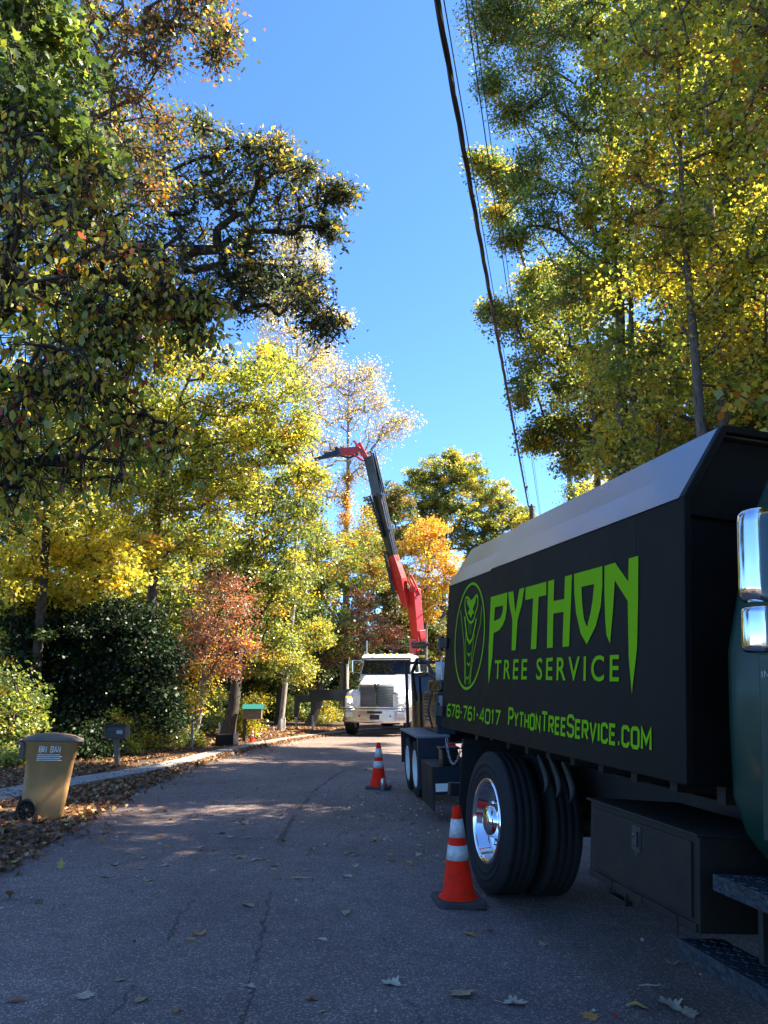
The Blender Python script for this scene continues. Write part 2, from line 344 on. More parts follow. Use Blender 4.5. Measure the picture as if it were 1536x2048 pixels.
# ================================================================== STRUCTURE
def build_ground():
    xs = np.concatenate([np.linspace(-400,-40,10,endpoint=False), np.linspace(-40,-8,32,endpoint=False), np.arange(-8,8,.2), np.linspace(8,40,32,endpoint=False), np.linspace(40,400,10)])
    ys = np.concatenate([np.linspace(-300,-20,8,endpoint=False), np.linspace(-20,0,20,endpoint=False), np.arange(0,40,.4), np.linspace(40,70,30,endpoint=False), np.linspace(70,600,12)])
    X, Y = np.meshgrid(xs, ys); Z = gz(X, Y); s = X-el(Y)
    on = sstep(-.25, .15, s)*(1-sstep(ROADW-.15, ROADW+.25, s))
    rng = np.random.default_rng(1)
    Z = Z - .10*on + (1-on)*(.015+.03*rng.random(Z.shape))
    V = np.stack([X, Y, Z], -1).reshape(-1, 3); w = len(xs); h = len(ys)
    idx = np.arange(w*h).reshape(h, w); F = np.stack([idx[:-1,:-1], idx[:-1,1:], idx[1:,1:], idx[1:,:-1]], -1).reshape(-1, 4)
    me = bpy.data.meshes.new('ground'); me.from_pydata(V.tolist(), [], F.tolist()); me.materials.append(M['soil'])
    me.polygons.foreach_set('use_smooth', [True]*len(F))
    o = bpy.data.objects.new('ground', me); COL.objects.link(o); tag(o, kind='structure')
    # road
    ys = np.concatenate([np.arange(-28, 0, 1.), np.arange(0, 40, .25), np.arange(40, 53, .5)]); ss = np.linspace(0, ROADW, 26)
    V = []; rng = np.random.default_rng(3)
    wob = np.interp(ys, np.arange(-30, 60, .7), rng.normal(0, .035, len(np.arange(-30, 60, .7)))); wob2 = np.interp(ys, np.arange(-30, 60, .6), rng.normal(0, .04, len(np.arange(-30, 60, .6))))
    for i, y in enumerate(ys):
        e = float(el(y))
        for j, q in enumerate(ss):
            x = e+q+(wob[i] if j == 0 else 0)+(wob2[i] if j == len(ss)-1 else 0)
            V.append((x, y, float(gz(x, y))))
    w = len(ss); idx = np.arange(len(V)).reshape(-1, w); F = np.stack([idx[:-1,:-1], idx[:-1,1:], idx[1:,1:], idx[1:,:-1]], -1).reshape(-1, 4)
    # skirt at both edges so the asphalt has thickness
    k = len(V)
    for i in range(len(ys)):
        for j in (0, w-1):
            v = V[i*w+j]; V.append((v[0]+(-.02 if j == 0 else .02), v[1], v[2]-.12))
    F = F.tolist()
    for i in range(len(ys)-1):
        F.append([i*w, (i+1)*w, k+2*(i+1), k+2*i]); F.append([i*w+w-1, k+2*i+1, k+2*(i+1)+1, (i+1)*w+w-1])
    me = bpy.data.meshes.new('road'); me.from_pydata([tuple(v) for v in V], [], F); me.materials.append(M['asphalt']); me.polygons.foreach_set('use_smooth', [True]*len(F))
    o = bpy.data.objects.new('road', me); COL.objects.link(o); tag(o, kind='structure')
    # concrete path on the left verge, joining the road edge further on
    pin = [(-7.6,2),(-6.4,6),(-5.5,9),(-4.92,10.7),(-4.6,12.4),(-4.12,14.5),(-3.9,17),(-3.86,19),(-3.5,22),(-2.95,25),(-2.0,28.5),(-.7,32),(1.0,34.8)]
    pts = []
    for i in range(len(pin)-1):
        for t in np.linspace(0, 1, 8, endpoint=False): pts.append(((1-t)*pin[i][0]+t*pin[i+1][0], (1-t)*pin[i][1]+t*pin[i+1][1]))
    pts = np.array(pts); pts[1:-1] = (pts[:-2]+pts[1:-1]*2+pts[2:])/4
    mb = MB(); rings = []
    for i, p in enumerate(pts):
        t = pts[min(i+1, len(pts)-1)]-pts[max(i-1, 0)]; t /= np.linalg.norm(t); n = np.array((-t[1], t[0]))
        wd = np.interp(p[1], [0, 12, 17, 20, 40], [.75, .62, .42, .30, .30]); q = p+n*wd
        z0 = float(gz(*p)); z1 = float(gz(*q))
        rings.append([Vector((p[0],p[1],z0-.1)), Vector((p[0],p[1],z0+.062)), Vector((q[0],q[1],z1+.068)), Vector((q[0],q[1],z1-.1))])
    mb.loft(rings, smooth=False); tag(mb.build('path', 'concrete'), kind='structure')
build_ground()

# ================================================================== LEAVES + TREES (numpy)
def leaf_faces(C, N_, D, size, rng, kind='quad', droop=0):
    """C centres, N_ normals, D in-plane directions, size per leaf -> verts, loops per face"""
    T = np.cross(N_, D); n = len(C); s = size[:, None]
    if kind == 'quad':
        w = .36; pts = [(-.5,0,0),(.0,w,.10),(.5,0,0),(.0,-w,.10)]
    elif kind == 'long':
        w = .22; pts = [(-.5,0,0),(-.15,w,.06),(.5,0,-.05),(-.15,-w,.06)]
    elif kind == 'oval':
        pts = [(-.5,0,0),(-.25,.22,.06),(.1,.25,.04),(.52,0,-.14),(.1,-.25,.04),(-.25,-.22,.06)]
    elif kind == 'maple':
        pts = [(-.35,0,0),(-.2,.3,.05),(-.02,.2,.0),(.1,.42,.05),(.18,.15,0),(.55,0,-.08),(.18,-.15,0),(.1,-.42,.05),(-.02,-.2,0),(-.2,-.3,.05)]
    k = len(pts); V = np.empty((n, k, 3))
    for i, (a, b, c) in enumerate(pts): V[:, i] = C+D*(a*s)+T*(b*s)+N_*(c*s)
    return V.reshape(-1, 3), k
def mesh_from(name, V, k, vals, materials):
    n = len(V)//k; me = bpy.data.meshes.new(name)
    me.vertices.add(len(V)); me.vertices.foreach_set('co', V.astype(np.float32).ravel())
    me.loops.add(n*k); me.loops.foreach_set('vertex_index', np.arange(n*k, dtype=np.int32))
    me.polygons.add(n); me.polygons.foreach_set('loop_start', np.arange(0, n*k, k, dtype=np.int32)); me.polygons.foreach_set('loop_total', np.full(n, k, dtype=np.int32))
    me.update(calc_edges=True)
    a = me.attributes.new('v', 'FLOAT', 'FACE'); a.data.foreach_set('value', np.clip(vals, 0.001, .999).astype(np.float32))
    for m in materials: me.materials.append(m)
    return me
def unit(a): return a/np.maximum(np.linalg.norm(a, axis=-1, keepdims=True), 1e-9)
def branch_mesh(name, A, B, ra, rb, m, n=5, smooth=True):
    """tapered segments A->B"""
    t = unit(B-A); up = np.where(np.abs(t[:, 2:3]) > .9, np.array([[1., 0, 0]]), np.array([[0, 0, 1.]]))
    a = unit(np.cross(t, up)); b = np.cross(t, a); K = len(A); V = np.empty((K, 2, n, 3))
    for k in range(n):
        w = 2*math.pi*k/n; o = a*math.cos(w)+b*math.sin(w); V[:, 0, k] = A+o*ra[:, None]-t*ra[:, None]*.15; V[:, 1, k] = B+o*rb[:, None]+t*rb[:, None]*.15
    base = (np.arange(K)*2*n)[:, None]; F = []
    for k in range(n): F.append(np.concatenate([base+k, base+(k+1)%n, base+n+(k+1)%n, base+n+k], 1))
    F = np.stack(F, 1).reshape(-1, 4)
    me = bpy.data.meshes.new(name); V = V.reshape(-1, 3)
    me.vertices.add(len(V)); me.vertices.foreach_set('co', V.astype(np.float32).ravel()); me.loops.add(F.size); me.loops.foreach_set('vertex_index', F.astype(np.int32).ravel())
    me.polygons.add(len(F)); me.polygons.foreach_set('loop_start', np.arange(0, F.size, 4, dtype=np.int32)); me.polygons.foreach_set('loop_total', np.full(len(F), 4, dtype=np.int32))
    me.polygons.foreach_set('use_smooth', np.ones(len(F), bool)); me.update(calc_edges=True); me.materials.append(m); return me

DM, SM, AM = 1.75, .86, 2.2      # leaves per clump, leaf size, clumps per crown volume
def tree(name, base, trunk, tr, blobs, leaf, size, dens, seed, label, cat='tree', group=None, bark_='bark', kind='quad', droop=.0, cr=.42, vb=.5, vs=.22, flat=.6, att=1.0, twig=True, trunk_name='trunk', gaps=0.0, tw=3):
    """base (x,y); trunk: list of world points (from ground up); blobs: [(x,y,z,rx,ry,rz)]; leaf material key"""
    rng = np.random.default_rng(seed)
    b = Vector((base[0], base[1], float(gz(base[0], base[1]))-.05)); O = np.array(b)
    tp = [np.array(b)]+[np.array(p, float) for p in trunk]
    # resample the trunk
    tp = np.array(tp); seg = np.linalg.norm(np.diff(tp, axis=0), axis=1); cum = np.concatenate([[0], np.cumsum(seg)]); n = max(6, int(cum[-1]/.55))
    t = np.linspace(0, cum[-1], n); P = np.stack([np.interp(t, cum, tp[:, i]) for i in range(3)], 1)
    wob = np.cumsum(rng.normal(0, .018, (n, 3)), 0); wob[:, 2] = 0; P += wob*np.linspace(0, 1, n)[:, None]
    nodes = [p for p in P]; par = [-1]+list(range(n-1)); hgt = cum[-1]
    # attractors
    at_ = []
    for (x, y, z, rx, ry, rz) in blobs:
        r = (rx*ry*rz)**(1/3); k = max(4, int(att*AM*(5+11*r**1.9)))
        u = unit(rng.normal(size=(k, 3)))*(rng.random((k, 1))**(.45)); at_.append(np.array([x, y, z])+u*np.array([rx, ry, rz]))
    A = np.concatenate(at_); 
    gzA = gz(A[:, 0], A[:, 1]); A[:, 2] = np.maximum(A[:, 2], gzA+.15)
    if gaps: A = A[rng.random(len(A)) > gaps]
    TP = P
    dtr = np.min(np.linalg.norm(A[:, None]-TP[None], axis=2), axis=1); A = A[np.argsort(dtr)]
    tips = []
    NP = np.array(nodes)
    for a in A:
        d = a-NP; dist = np.linalg.norm(d, axis=1); pen = np.where(d[:, 2] < 0, -d[:, 2]*1.0, 0)
        low = np.where(np.arange(len(NP)) < n*.22, 2.5, 0) if name != 'shrub' else 0
        j = int(np.argmin(dist+pen+low)); L_ = dist[j]; m = max(1, int(L_/.45)); p0 = NP[j]; prev = j
        if m > 1:
            sag = np.array([0, 0, 1.])*L_*.12
        new = []
        for q in range(1, m+1):
            f = q/m; p = p0+(a-p0)*f
            if q < m: p = p+sag*math.sin(math.pi*f)+rng.normal(0, .05*min(L_, 2), 3)
            nodes.append(p); par.append(prev); prev = len(nodes)-1; new.append(p)
        NP = np.vstack([NP, np.array(new)]); tips.append(prev)
    par = np.array(par); cnt = np.zeros(len(nodes)); cnt[tips] += 1
    for i in range(len(nodes)-1, 0, -1): cnt[par[i]] += cnt[i]
    rr = .005+.0062*np.maximum(cnt, .5)**.5; rr = np.minimum(rr, tr*.55)
    tt = t/hgt; tap = tr*(1-tt)**.8*(.62+.38*(1-tt))+.012; tap[0] *= 1.35; tap[:1] *= 1.05
    rr[:n] = np.maximum(tap, rr[:n]*.0)
    i1 = np.arange(n, len(nodes)); root = empty(name, b, label=label, cat=cat, group=group)
    me = branch_mesh(trunk_name, NP[:n-1]-O, NP[1:n]-O, tap[:-1], tap[1:], M[bark_], 9)
    o = bpy.data.objects.new(trunk_name, me); COL.objects.link(o); o.parent = root
    segA, segB, ra, rb = [NP[par[i1]]], [NP[i1]], [np.minimum(rr[par[i1]], rr[i1]*1.25)], [rr[i1]]
    C = NP[tips]; K = len(C)
    if twig:
        k = tw; e = C.repeat(k, 0)+unit(rng.normal(size=(K*k, 3))+np.array([0, 0, .1-droop]))*cr*rng.uniform(.6, 1.1, (K*k, 1))
        segA.append(C.repeat(k, 0)); segB.append(e); ra.append(np.full(K*k, .007)); rb.append(np.full(K*k, .003))
    me = branch_mesh('branches', np.concatenate(segA)-O, np.concatenate(segB)-O, np.concatenate(ra), np.concatenate(rb), M[bark_], 4)
    o = bpy.data.objects.new('branches', me); COL.objects.link(o); o.parent = root
    # leaves
    per = max(3, int(dens*DM)); cl = np.repeat(np.arange(K), rng.poisson(per, K).clip(2)); m = len(cl)
    csz = rng.uniform(.6, 1.45, K)*cr*1.12
    u = unit(rng.normal(size=(m, 3)))*(rng.random((m, 1))**.5)*np.array([1, 1, flat]); pos = C[cl]+u*csz[cl][:, None]
    if droop: pos[:, 2] -= droop*csz[cl]*np.linalg.norm(u[:, :2], axis=1)*.8
    N_ = unit(rng.normal(size=(m, 3))*.75+np.array([0, 0, .75])); D = unit(rng.normal(size=(m, 3))+u*.8)
    if droop: D = unit(D*.55+np.array([0, 0, -1.])*droop); N_ = unit(rng.normal(size=(m, 3)))
    else: D[:, 2] -= .3
    D = unit(D-N_*np.sum(D*N_, 1, keepdims=True))
    sz = size*SM*rng.uniform(.6, 1.2, m)
    V, k = leaf_faces(pos-O, N_, D, sz, rng, kind)
    cv = rng.normal(0, vs*.9, K); val = vb+.07+cv[cl]+rng.normal(0, vs*.8, m)
    me = mesh_from('crown', V, k, val, [LM[leaf]])
    o = bpy.data.objects.new('crown', me); COL.objects.link(o); o.parent = root
    tree.total += m
    return root
tree.total = 0
def bl(px, py, Y, r, ry=None, dz=1.0, depth=1.3):
    p = at(px, py, Y); k = Y/math.cos(PITCH)/FPX*.97
    return (p.x, p.y, p.z, r*k, r*k*depth, (ry or r)*k*dz)
def tk(*pts): return [tuple(at(*p)) for p in pts]

# ================================================================== TREES
GR = 'roadside trees on the right'; GL = 'roadside trees on the left'; GB = 'trees beyond the crane truck'
def T(name, bx, by, trunk, tr, B, *a, **k):
    return tree(name, (bx, by), trunk, tr, [bl(*q) for q in B], *a, **k)
# --- right
T('maple_tree', 5.35, 10.2, tk((1440,1100,10.2),(1408,860,10.2),(1392,650,10.2),(1372,400,10.2),(1362,200,10.2),(1345,-60,10.2)), .105,
  [(1400,60,10,130),(1330,250,10,100),(1450,300,10,100),(1350,430,10,90),(1480,500,10,90),(1400,620,10.5,80),(1300,540,10.8,70),(1500,150,9.5,100),(1290,90,10,90),(1370,-40,10,120),(1450,720,10.5,70),(1260,330,10.5,60)],
  'yellowgreen', .10, 42, 11, 'slender pale-barked yellow maple, nearest trunk behind the black truck body', group=GR, kind='maple', bark_='bark', vb=.5)
T('tulip_tree', 6.3, 12, tk((1470,1100,12),(1452,850,12),(1436,640,12),(1418,400,12),(1405,150,12),(1395,-80,12)), .17,
  [(1330,740,12.6,70),(1490,770,12,70),(1420,860,13,60),(1300,850,12.6,70),(1240,760,12.6,60),(1520,650,12,80),(1480,400,13,110),(1400,200,13,130),(1520,250,13,110),(1420,-40,13,130),(1380,560,13.4,90),(1530,450,12,90),(1330,930,13.4,60),(1420,740,13.4,60)],
  'yellowgreen', .10, 38, 12, 'thicker brown-trunked yellow tree right behind the slender maple', group=GR, kind='maple', bark_='bark', vb=.45)
T('oak_tree', 5.6, 16, tk((1250,1000,16),(1236,800,16),(1232,600,16),(1215,350,16),(1190,100,16),(1170,-80,16)), .2,
  [(1000,60,16,70),(1080,110,16,90),(970,30,16,50),(1120,250,16,90),(1030,240,16,50),(985,170,16,35),(1170,60,16,100),(1190,380,16,100),(1080,420,16,70),(1030,480,16,28),(1130,560,16.5,80),(1220,500,16.5,90),(1220,230,16.5,100),(1050,20,16,80),(1130,-60,16,110),(1010,-50,16,80),(1060,340,16,50)],
  'oak', .115, 66, 13, 'dense dark green oak overhanging the cables, nearest the open sky', group=GR, kind='long', vb=.48)
T('oak_tree', 6.4, 21, tk((1200,1000,21),(1190,800,21),(1175,600,21),(1160,420,21)), .16,
  [(990,340,19,34),(1030,370,19,32),(960,320,19,20),(1060,570,21,50),(1000,430,20,30),(1110,640,21,70),(1010,640,21,40),(1070,700,21,60),(1050,780,21,45),(1150,760,22,80),(1180,620,22,70),(1100,860,22,45),(1060,880,22,28),(1190,860,22,70),(1150,930,22,35),(985,620,21,20),(1130,560,22,50),(1080,600,22,40),(1200,760,23,60),(1140,880,23,50),(1230,850,22,60)],
  'olive', .12, 56, 14, 'olive and gold oak with ragged branch tips reaching the cables, middle of the right row', group=GR, kind='quad', vb=.5)
T('birch_tree', 7.0, 22, tk((1262,1000,22),(1255,850,22),(1262,700,22)), .11,
  [(1230,940,20,55),(1290,900,20,60),(1370,900,18,60),(1200,990,24,45),(1440,820,18,70),(1330,800,20,70),(1280,720,21,70),(1380,720,20,70),(1460,700,20,70),(1200,900,22,40)],
  'yellow', .11, 52, 15, 'low bright yellow tree showing just over the truck roof', group=GR, kind='quad', vb=.4)
T('maple_tree', 8.9, 13.6, tk((1490,1000,13),(1500,800,13)), .14,
  [(1520,720,13,60),(1500,860,13.4,60),(1530,950,13,50),(1440,930,14,50),(1545,600,13,70),(1560,800,13,80),(1550,400,13,90)],
  'olive', .12, 40, 16, 'bushy green tree at the right edge above the truck cab', group=GR, kind='maple', vb=.33)
T('maple_tree', 7.2, 5.5, tk((1700,200,6.5),(1650,-150,6.5)), .13,
  [(1480,20,7.2,110),(1540,160,7.5,80),(1400,-40,7.5,110),(1580,60,7,120),(1600,300,7,90)],
  'yellowgreen', .12, 13, 17, 'maple whose big bright leaves hang in the top right corner', group=GR, kind='maple', vb=.6, gaps=.2)
T('pine_tree', 8.2, 32, tk((1170,1010,32),(1165,960,32)), .12, [(1160,985,32,28),(1190,1010,32,30),(1150,1010,32,24),(1220,1000,32,34)],
  'oak', .12, 46, 18, 'small dark treetop poking up between truck roof and oak', group=GR, kind='long', vb=.15)
# depth behind the right row
for i, (px, Y, lab, ty) in enumerate([(1130,37,'dull green tree deep behind the right row, left one','olive'),(1270,15.5,'yellowing tree deep behind the right row, middle one','yellowgreen'),(1420,15,'tall rusty green tree deep behind the slender maple','olive'),(1560,14,'tall green tree deep behind the row at the right edge','yellowgreen')]):
    x0 = at(px, 1100, Y).x
    B = [(px+dx, py, Y, r*(1.15 if Y < 20 else 1)) for dx, py, r in [(-40,430,75),(60,380,90),(-20,560,90),(80,600,80),(-60,700,70),(40,760,80),(90,860,60),(-20,900,60),(20,250,80),(90,150,80),(-40,120,70),(0,20,80),(100,-10,80),(150,300,80),(130,500,80),(140,700,70),(150,900,60)] if not (px < 1200 and (dx < 0 or py < 700))]
    T('background_tree', x0, Y, tk((px+10,1000,Y),(px,700,Y),(px,420,Y)), .2, B, ty, .16, 26, 30+i, lab, group=GR, vb=.45, att=.8)
# --- left, near
T('dogwood_tree', -5.2, 4.4, tk((-900,700,4.8),(-640,450,5),(-420,250,5.2)), .09,
  [(40,470,5,150),(170,520,5.4,120),(300,560,5.5,80),(130,640,5,140),(60,780,5,150),(220,740,5.6,90),(300,860,6,70),(170,880,5.5,110),(350,600,5.6,36),(385,640,5.6,22),(410,590,5.6,14),(250,640,5.5,80),(60,330,5.4,130),(200,410,5.6,80),(20,920,5,100),(-90,550,5,140),(-90,800,5,140)],
  'dogwood', .080, 12, 21, 'dogwood with drooping green, yellow and red leaves hanging close on the left', group=GL, kind='oval', droop=1.1, vb=.40, cr=.24, att=1.6, vs=.19, bark_='bark_dark', tw=6)
T('maple_tree', -5.6, 6.4, tk((-500,600,6.5),(-330,250,6.6),(-200,-50,6.6)), .12,
  [(20,30,6.4,120),(30,200,6.4,120),(100,290,6.6,80),(110,100,7,80),(-80,100,6.4,140),(-100,350,6.4,140),(170,330,7,50),(60,-80,6.4,130)],
  'oak', .13, 22, 22, 'shaded green maple filling the top left corner', group=GL, kind='maple', vb=.28, cr=.33, att=1.3)
T('maple_tree', -7.0, 9.5, tk((-330,800,9.5),(-260,400,9.5),(-120,100,9.5),(60,-150,9.5)), .14,
  [(220,40,9,90),(240,170,9,80),(250,290,9.5,90),(380,30,9,60),(440,70,9,34),(400,-30,9,70),(310,110,9,45),(180,380,10,100),(330,250,10,50),(300,380,10,60),(170,120,9,100),(430,110,9,22),(320,40,9,40)],
  'sparse', .085, 17, 23, 'thinly leaved rusty maple reaching across the upper left sky', group=GL, kind='maple', vb=.42, cr=.36, att=1.25, vs=.28, tw=6)
T('hickory_tree', -7.6, 13, tk((-120,1000,13),(-60,700,13),(60,520,13),(250,500,13),(400,500,13)), .19,
  [(430,330,13,80),(520,370,13,85),(600,340,13,45),(590,420,13,70),(660,390,13,35),(480,460,13,70),(380,420,13,90),(520,570,13,80),(620,630,13,60),(440,590,13,70),(300,330,13,70),(560,300,12.6,34),(400,250,13,22),(655,650,13,30),(690,390,13,14),(250,450,13,90),(330,520,13,80),(660,460,13,22),(600,560,13,50),(505,300,12.8,20),(480,540,13,50)],
  'hickory', .14, 15, 24, 'dark shaded hickory bough with long leaves against the blue sky', group=GL, kind='long', vb=.45, cr=.36, att=1.3, bark_='bark_dark', vs=.3, flat=.5, tw=7)
# --- left, middle distance
T('beech_tree', -7.7, 17.5, tk((90,1100,17),(100,800,17),(140,500,17),(200,250,17)), .12,
  [(60,600,17,130),(180,700,17,120),(120,400,17,120),(250,560,17,90),(60,850,16,120),(200,900,16.4,100),(330,700,17,60),(30,1000,15.5,90),(300,620,17,70),(60,180,17,120),(130,980,16,80),(200,280,17,80)],
  'olive', .13, 34, 25, 'broad green and gold beech behind the drooping dogwood leaves', group=GL, vb=.5, bark_='bark_dark')
T('birch_tree', -3.9, 30, tk((588,1200,30),(595,900,30),(590,650,30),(585,520,30)), .10,
  [(570,510,30,45),(630,520,30,36),(550,600,30,60),(615,590,30,40),(600,480,30,30),(650,640,30,22),(560,680,30,60),(640,700,30,36),(520,560,30,50),(690,640,30,14),(590,760,30,50)],
  'pale', .10, 20, 26, 'pale gold airy birch rising behind the dark hickory bough', group=GL, vb=.45, att=1.3, bark_='bark_pale')
T('ash_tree', -6.3, 20, tk((300,1300,20),(320,1000,20),(360,800,20),(420,650,20)), .18,
  [(400,720,20,70),(480,760,20,80),(560,800,20,60),(400,860,20,80),(500,870,20,80),(320,820,20,70),(360,960,20,80),(470,960,20,80),(570,900,21,50),(300,1020,20,80),(400,1060,20,70),(260,920,20,70),(540,720,20.5,50),(600,870,21,36),(620,960,22,34)],
  'yellowgreen', .12, 38, 27, 'tall yellow-green ash in the middle of the left tree line', group=GL, vb=.46)
T('oak_tree', -4.75, 24, tk((470,1400,24),(480,1250,24),(500,1100,24),(530,950,24)), .2,
  [(470,1120,24,70),(550,1060,24,70),(610,1020,25,40),(560,1160,24,60),(480,1210,24,60),(560,1270,25,50),(510,1330,25,40),(590,1340,26,40),(600,1180,26,50),(640,1100,27,40),(590,980,24,60),(520,1000,24,60),(620,1270,27,40)],
  'olive', .12, 44, 28, 'yellow-green oak with a thick dark trunk beside the green-roofed mailbox', group=GL, vb=.48, bark_='bark_dark')
T('maple_tree', -9.3, 18, tk((60,1300,18),(80,1100,18),(90,950,18)), .14,
  [(180,1070,18,80),(110,1130,18,80),(240,1140,18,60),(50,1050,18,80),(200,990,19,70),(60,1230,18,60),(290,1090,19,50),(20,1150,17,70),(150,1190,18,40)],
  'yellow', .14, 34, 29, 'bright yellow maple glowing above the dark ivy thicket', group=GL, kind='maple', vb=.42, flat=.45)
T('dogwood_tree', -5.5, 22, tk((402,1440,22),(405,1360,22),(412,1270,22),(420,1180,22)), .085,
  [(420,1180,22,50),(400,1250,22,50),(455,1250,22,55),(430,1310,22,45),(380,1310,22,36),(480,1190,22,40),(350,1340,22,24),(500,1290,22,24),(450,1340,22,24)],
  'red', .09, 22, 30, 'red and rust dogwood with a pale sunlit trunk', group=GL, vb=.5, bark_='bark_pale', flat=.35, vs=.25)
T('young_tree', -5.35, 22.2, tk((393,1440,22.2),(398,1360,22.2),(410,1300,22.2)), .05,
  [(390,1400,22.2,26),(410,1340,22.2,30),(360,1400,22.2,26)], 'yellow', .09, 26, 31, 'thin pale-stemmed sapling leaning against the red dogwood', group=GL, bark_='bark_pale', vb=.45)
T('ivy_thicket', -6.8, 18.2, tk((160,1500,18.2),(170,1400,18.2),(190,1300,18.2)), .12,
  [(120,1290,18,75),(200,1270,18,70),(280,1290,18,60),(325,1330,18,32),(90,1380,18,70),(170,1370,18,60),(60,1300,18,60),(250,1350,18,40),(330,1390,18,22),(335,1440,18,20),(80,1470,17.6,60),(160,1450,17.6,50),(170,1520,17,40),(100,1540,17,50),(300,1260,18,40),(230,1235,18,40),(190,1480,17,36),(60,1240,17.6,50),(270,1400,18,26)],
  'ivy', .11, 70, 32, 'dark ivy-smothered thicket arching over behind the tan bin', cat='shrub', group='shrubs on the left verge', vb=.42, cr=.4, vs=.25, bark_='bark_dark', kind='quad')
def shrub(B, leaf, sz, dens, seed, label, vb=.45, kind='quad', name='shrub', cr=.33):
    x = sum(at(b[0], b[1], b[2]).x for b in B)/len(B); y = sum(b[2] for b in B)/len(B)
    z = float(gz(x, y)); top = max(at(*b[:3]).z for b in B)
    return tree(name, (x, y), [(x+.03, y, z+(top-z)*.35), (x, y+.03, z+(top-z)*.7)], .035, [bl(*b) for b in B], leaf, sz, dens, seed, label, cat='shrub', group='shrubs on the left verge', vb=vb, cr=cr, kind=kind, att=1.1, trunk_name='stem')
shrub([(300,1420,20,40),(275,1470,20,36),(320,1490,20,28),(290,1380,20,26),(250,1450,20,26)], 'yellowgreen', .11, 34, 41, 'sunlit yellow-green bush just right of the black mailbox', .62, 'maple')
shrub([(20,1480,16,60),(10,1390,16,60),(50,1430,16.4,40),(15,1560,15,40)], 'oak', .10, 44, 42, 'green bush at the left edge behind the bin', .48)
shrub([(360,1480,22,30),(350,1440,22,26),(385,1500,21,16)], 'olive', .09, 36, 43, 'low green bush below the red dogwood', .45)
shrub([(492,1425,25.5,22),(508,1410,25.5,20),(475,1450,25.5,18),(470,1470,25.5,14),(500,1450,25.5,14)], 'yellow', .10, 34, 44, 'glowing yellow bush behind the green-roofed mailbox', .3, 'maple')
shrub([(540,1405,37,30),(575,1420,37,30),(610,1425,37,24),(650,1425,38,24),(550,1435,37,18)], 'oak', .11, 40, 45, 'dark green bush behind the black outrigger beam', .45)
shrub([(430,1400,26,30),(440,1440,26,24),(410,1450,25,22)], 'olive', .10, 36, 46, 'green bush between the red dogwood and green-roofed mailbox', .35)
shrub([(230,1500,18.6,24),(215,1450,19,24),(250,1520,18.4,16)], 'yellowgreen', .10, 30, 47, 'small leafy bush behind the black mailbox post', .5)
shrub([(665,1435,37,18),(640,1440,36,14),(650,1410,38,26)], 'olive', .10, 36, 48, 'sunlit bush beside the left outrigger legs', .6)
# --- left, far fill
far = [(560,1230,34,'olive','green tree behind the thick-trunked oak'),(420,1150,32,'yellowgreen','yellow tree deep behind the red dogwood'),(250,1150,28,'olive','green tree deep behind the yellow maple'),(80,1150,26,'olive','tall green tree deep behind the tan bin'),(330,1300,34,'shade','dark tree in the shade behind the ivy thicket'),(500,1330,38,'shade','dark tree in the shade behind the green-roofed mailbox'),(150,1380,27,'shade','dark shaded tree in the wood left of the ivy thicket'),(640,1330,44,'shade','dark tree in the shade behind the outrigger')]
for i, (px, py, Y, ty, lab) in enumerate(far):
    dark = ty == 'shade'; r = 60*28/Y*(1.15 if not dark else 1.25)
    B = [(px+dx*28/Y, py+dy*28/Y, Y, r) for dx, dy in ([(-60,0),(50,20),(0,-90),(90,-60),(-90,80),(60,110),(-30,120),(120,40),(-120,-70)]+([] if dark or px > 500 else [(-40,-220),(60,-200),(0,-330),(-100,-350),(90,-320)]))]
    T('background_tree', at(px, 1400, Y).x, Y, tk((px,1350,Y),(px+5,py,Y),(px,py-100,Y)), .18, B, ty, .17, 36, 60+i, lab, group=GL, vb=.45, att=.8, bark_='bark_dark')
# --- centre
T('tulip_tree', -2.0, 38, tk((692,1300,38),(694,1100,38),(697,950,38),(697,800,38),(700,720,38)), .24,
  [(640,740,36,55),(690,760,38,45),(740,780,38,40),(640,830,36,45),(700,830,38,45),(790,850,38,30),(810,840,38,22),(760,870,38,36),(730,930,38,40),(650,900,37,40),(660,980,37,36),(610,880,36,36),(620,780,36,36),(740,740,38,26),(760,810,38,26)],
  'pale', .12, 10, 50, 'nearly bare tulip tree behind the crane head', group=GB, vb=.5, vs=.3, bark_='bark_pale', att=1.3, cr=.7)
T('ivy_vine', -1.9, 37.6, tk((692,1200,37.6),(695,1050,37.6)), .05, [(692,1000,37.6,9,22),(697,960,37.6,8,16),(690,1040,37.6,9,22),(690,1075,37.6,9,16)],
  'gold', .11, 16, 51, 'orange creeper wrapped up the bare tulip tree trunk', cat='vine', vb=.7, att=2.2)
T('mixed_tree', -3.2, 34, tk((640,1400,34),(640,1200,34),(645,1080,34)), .18,
  [(620,1070,34,50),(680,1110,34,50),(640,1160,34,50),(590,1130,34,36),(730,1090,36,40),(700,1170,36,45),(750,1140,38,36),(740,1050,38,30),(600,1220,34,40)],
  'oak', .14, 40, 52, 'blue-green tree left of the black crane boom', group=GB, vb=.7)
T('oak_tree', 3.9, 52, tk((885,1300,52),(890,1150,52),(895,1000,52)), .3,
  [(880,955,52,50),(935,950,52,48),(985,1000,52,45),(1030,1030,52,36),(855,1010,52,50),(925,1030,52,60),(830,960,52,26),(905,920,52,22),(990,1060,52,45),(1060,1050,50,28),(860,1080,52,50),(800,1010,52,30),(960,1100,52,45)],
  'olive', .18, 46, 53, 'rounded brown-green oak crown over the bend of the road', group=GB, vb=.55)
